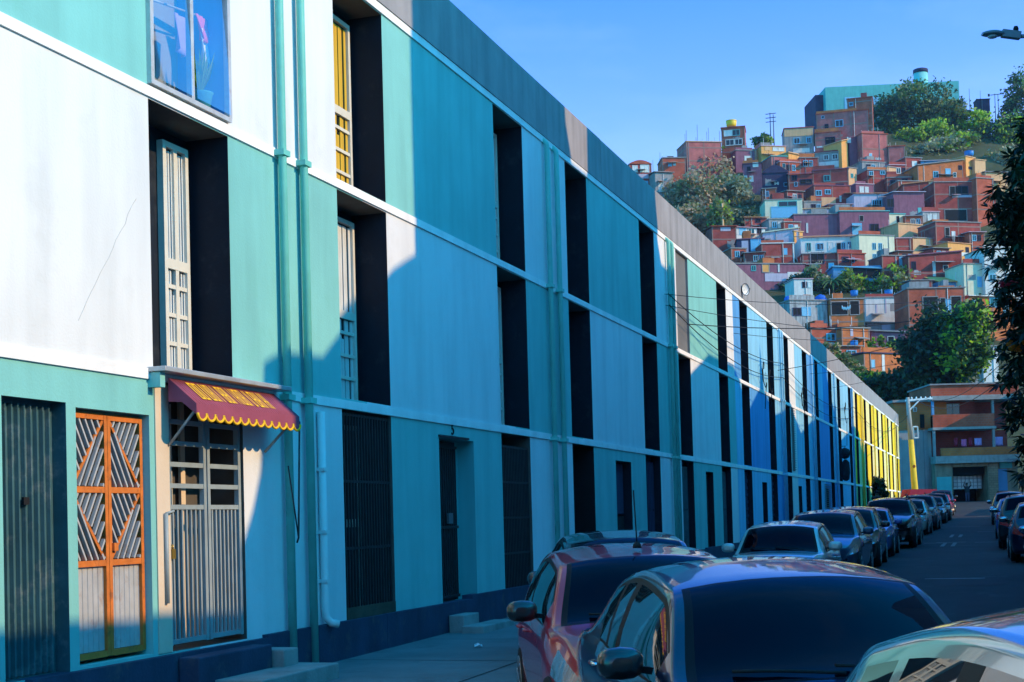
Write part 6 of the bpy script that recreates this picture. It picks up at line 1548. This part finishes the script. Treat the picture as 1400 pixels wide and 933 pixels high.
o = empty('satellite_dish', (.10, 43.25, 8.35)); o.scale = (.6, .6, .6); tag(o, 'round white satellite dish on the parapet band over the first blue windows', 'satellite dish'); o.rotation_euler = (0, 0, R(-28))
g = MB(); g.lathe([(.30, .05), (.305, .045), (.24, -.02), (.14, -.055), (.02, -.07), (.02, -.06), (.14, -.045), (.235, -.01), (.295, .045)][:5], (0.05, 0, .12), 24, ax='x')
for i_ in range(24):
    a_, b_ = R(15 * i_), R(15 * i_ + 15)
    for (r0_, h0_), (r1_, h1_) in zip([(.0, -.055), (.14, -.04), (.235, -.005), (.295, .045)], [(.14, -.04), (.235, -.005), (.295, .045)]): g.quad((.05 + h0_, r0_ * math.cos(a_), .12 + r0_ * math.sin(a_)), (.05 + h0_, r0_ * math.cos(b_), .12 + r0_ * math.sin(b_)), (.05 + h1_, r1_ * math.cos(b_), .12 + r1_ * math.sin(b_)), (.05 + h1_, r1_ * math.cos(a_), .12 + r1_ * math.sin(a_)), smooth=True)
del g.f[24 * 4]; del g.m[24 * 4]; del g.sm[24 * 4]; g.build('reflector', M['pvc'], o)
g = MB(); g.tube([(.10, .305 * math.cos(R(15 * q)), .12 + .305 * math.sin(R(15 * q))) for q in range(25)], .014, 6, caps=False); g.build('rim', M['trim'], o)
g = MB(); g.tube([(.03, 0, -.18), (.36, 0, .10)], .014, 6); g.bar((.36, 0, .07), (.36, 0, .16), .05); g.tube([(-.1, 0, .1), (0, 0, .1)], .03, 8); g.build('feed_arm', M['metal'], o)

# stall canopy at the corner, hanging dark bundle, litter
cx_, cy_ = camxy(*( (1256 - 700) / F_ * 104, 104)); o = empty('stall_canopy', (cx_, cy_, walk_z(104)), YAW); tag(o, 'dark maroon low canopy on posts below the leaning pole', 'canopy')
zt_ = at(1256, 670, 104).z - walk_z(104)
g = MB(); g.prism([(-1.1, -1, zt_ - .55), (1.1, -1, zt_ - .55), (1.0, -1, zt_), (-.9, -1, zt_ + .05)], (0, 2.2, 0)); g.build('cover', M['cloth_red'], o)
g = MB()
for sx in (-1, 1):
    for sy in (-.9, 1.0): g.tube([(sx, sy, -.1), (sx, sy, zt_ - .5)], .035, 6)
g.build('posts', M['darkmetal'], o)
o = empty('hanging_bundle', (.35, 69.4, 4.25)); o.scale = (.62, .62, .62); tag(o, 'dark bundle hanging from a bracket on the blue wall near the yellow block', 'bundle')
g = MB(); g.lathe([(.05, .45), (.34, .30), (.42, 0), (.30, -.32), (.08, -.42)], (0, 0, .15), 16); g.build('round_top', M['cloth_dark'], o)
g = MB(); g.lathe([(.10, -.35), (.30, -.6), (.33, -1.4), (.26, -1.9), (.1, -2.0)], (0, .3, .05), 14); g.build('long_sack', M['cloth_dark'], o)
g = MB(); g.bar((-.35, 0, .72), (.1, 0, .72), .05); g.tube([(0, 0, .72), (0, 0, .55)], .015, 6); g.build('bracket', M['darkmetal'], o)
for i, (x, y, m, lab) in enumerate([(1.2, 16.2, 'cloth_white', 'crumpled white paper scrap on the pavement near the wall'), (1.9, 17.4, 'cloth_lilac', 'pale blue plastic scrap on the pavement'), (2.6, 14.6, 'cloth_white', 'white plastic scrap in the middle of the pavement')]):
    r2 = random.Random(i + 40); g = MB(); n = 7; ring = [(math.cos(6.28 * j / n) * r2.uniform(.03, .09), math.sin(6.28 * j / n) * r2.uniform(.03, .09), r2.uniform(0, .03)) for j in range(n)]
    for j in range(n): g.poly([(0, 0, r2.uniform(.03, .05)), ring[j], ring[(j + 1) % n]])
    o = g.build('litter_scrap', M[m]); o.location = (x, y, walk_z(y) + .012); tag(o, lab, 'litter')

# ------------------------------------------------------------------ people (small, far down the street)
def person(label, loc, rz, arms='down'):
    root = empty('person', loc, rz); tag(root, label, 'person')
    J = {'pel': (0, 0, .95, .15), 'waist': (0, 0, 1.12, .14), 'chest': (0, .01, 1.34, .17), 'neck': (0, .01, 1.50, .065), 'head0': (0, .03, 1.60, .085), 'head1': (0, .02, 1.71, .085)}
    E_ = [('pel', 'waist'), ('waist', 'chest'), ('chest', 'neck'), ('neck', 'head0'), ('head0', 'head1')]
    for s, sg in (('l', -1), ('r', 1)):
        J['hip' + s] = (sg * .10, 0, .88, .10); J['kn' + s] = (sg * .11, -.02 + sg * .04, .49, .065); J['an' + s] = (sg * .12, .03 + sg * .06, .09, .045); J['to' + s] = (sg * .14, -.13 + sg * .06, .04, .038)
        J['sh' + s] = (sg * .19, .01, 1.43, .07)
        if arms == 'up': J['el' + s] = (sg * .30, -.10, 1.58, .045); J['wr' + s] = (sg * .26, -.16, 1.82, .034); J['ha' + s] = (sg * .25, -.17, 1.92, .036)
        else: J['el' + s] = (sg * .25, .03, 1.15, .047); J['wr' + s] = (sg * .24, -.06, .91, .034); J['ha' + s] = (sg * .235, -.08, .80, .036)
        E_ += [('pel', 'hip' + s), ('hip' + s, 'kn' + s), ('kn' + s, 'an' + s), ('an' + s, 'to' + s), ('chest', 'sh' + s), ('sh' + s, 'el' + s), ('el' + s, 'wr' + s), ('wr' + s, 'ha' + s)]
    keys = list(J); me = bpy.data.meshes.new('body'); me.from_pydata([J[q][:3] for q in keys], [(keys.index(a), keys.index(b)) for a, b in E_], [])
    o = bpy.data.objects.new('body', me); link(o, root)
    sk = o.modifiers.new('skin', 'SKIN'); 
    for q, v in zip(keys, me.skin_vertices[0].data if me.skin_vertices else []): v.radius = (J[q][3], J[q][3]); v.use_root = q == 'pel'
    ss = o.modifiers.new('sub', 'SUBSURF'); ss.levels = 2; ss.render_levels = 2
    if not me.skin_vertices:
        bm = bmesh.new(); bm.from_mesh(me); lay = bm.verts.layers.skin.verify(); bm.verts.ensure_lookup_table()
        for q, v in zip(keys, bm.verts): v[lay].radius = (J[q][3], J[q][3]); v[lay].use_root = q == 'pel'
        bm.to_mesh(me); bm.free()
    dg = bpy.context.evaluated_depsgraph_get(); nm = bpy.data.meshes.new_from_object(o.evaluated_get(dg)); o.modifiers.clear(); o.data = nm; nm.name = 'body'
    nm.materials.clear()
    for q in ('skin', 'cloth_dark', 'h_navy'): nm.materials.append(M[q])
    for pf in nm.polygons:
        z = pf.center.z; x = abs(pf.center.x); pf.use_smooth = True
        hand = (z > 1.78 and x > .15) or (arms == 'down' and z < .93 and x > .19)
        pf.material_index = 0 if (z > 1.50 and x < .14) or hand else 2 if z < .98 else 1
    g = MB(); g.lathe([(.095, -.03), (.102, .03), (.085, .085), (.03, .11)], (0, .035, 1.68), 16); g.build('hair', M['trim'], root)
    g = MB()
    for sg in (-1, 1): g.lathe([(.012, -.006), (.012, .006)], (sg * .032, -.062, 1.655), 8, ax='y')
    g.lathe([(.02, -.004), (.02, .004)], (0, -.058, 1.59), 8, ax='y'); g.build('eyes_and_mouth', M['trim'], root)
    g = MB(); g.prism([(-.014, -.06, 1.612), (.014, -.06, 1.612), (0, -.05, 1.655)], (0, -.022, -.004)); g.build('nose', M['skin'], root)
    return root
person('person in dark clothes on the pavement behind the blue cars, beside the hanging bundle', (1.6, 71.5, walk_z(71.5)), R(20))
q = at(1323, 690, 117.5); person('person in dark clothes with both arms raised in front of the garage', (q.x, q.y, road_z(q.y) if abs(q.y) < 122 else q.z), YAW, 'up')

# ------------------------------------------------------------------ thin air between here and the hill
hm = bpy.data.materials.new('thin_haze'); hm.use_nodes = True
nt = hm.node_tree
for n_ in list(nt.nodes): nt.nodes.remove(n_)
ho = nt.nodes.new('ShaderNodeOutputMaterial'); hv = nt.nodes.new('ShaderNodeVolumePrincipled'); hv.inputs['Color'].default_value = (.55, .72, 1, 1); hv.inputs['Density'].default_value = .00012; hv.inputs['Anisotropy'].default_value = .2
nt.links.new(hv.outputs[0], ho.inputs['Volume'])
g = MB(); g.box(-1600, 1600, -700, 2600, -4.2, 130)
tag(g.build('haze', hm), 'thin bluish haze in the air before the hill', 'haze', kind='stuff')
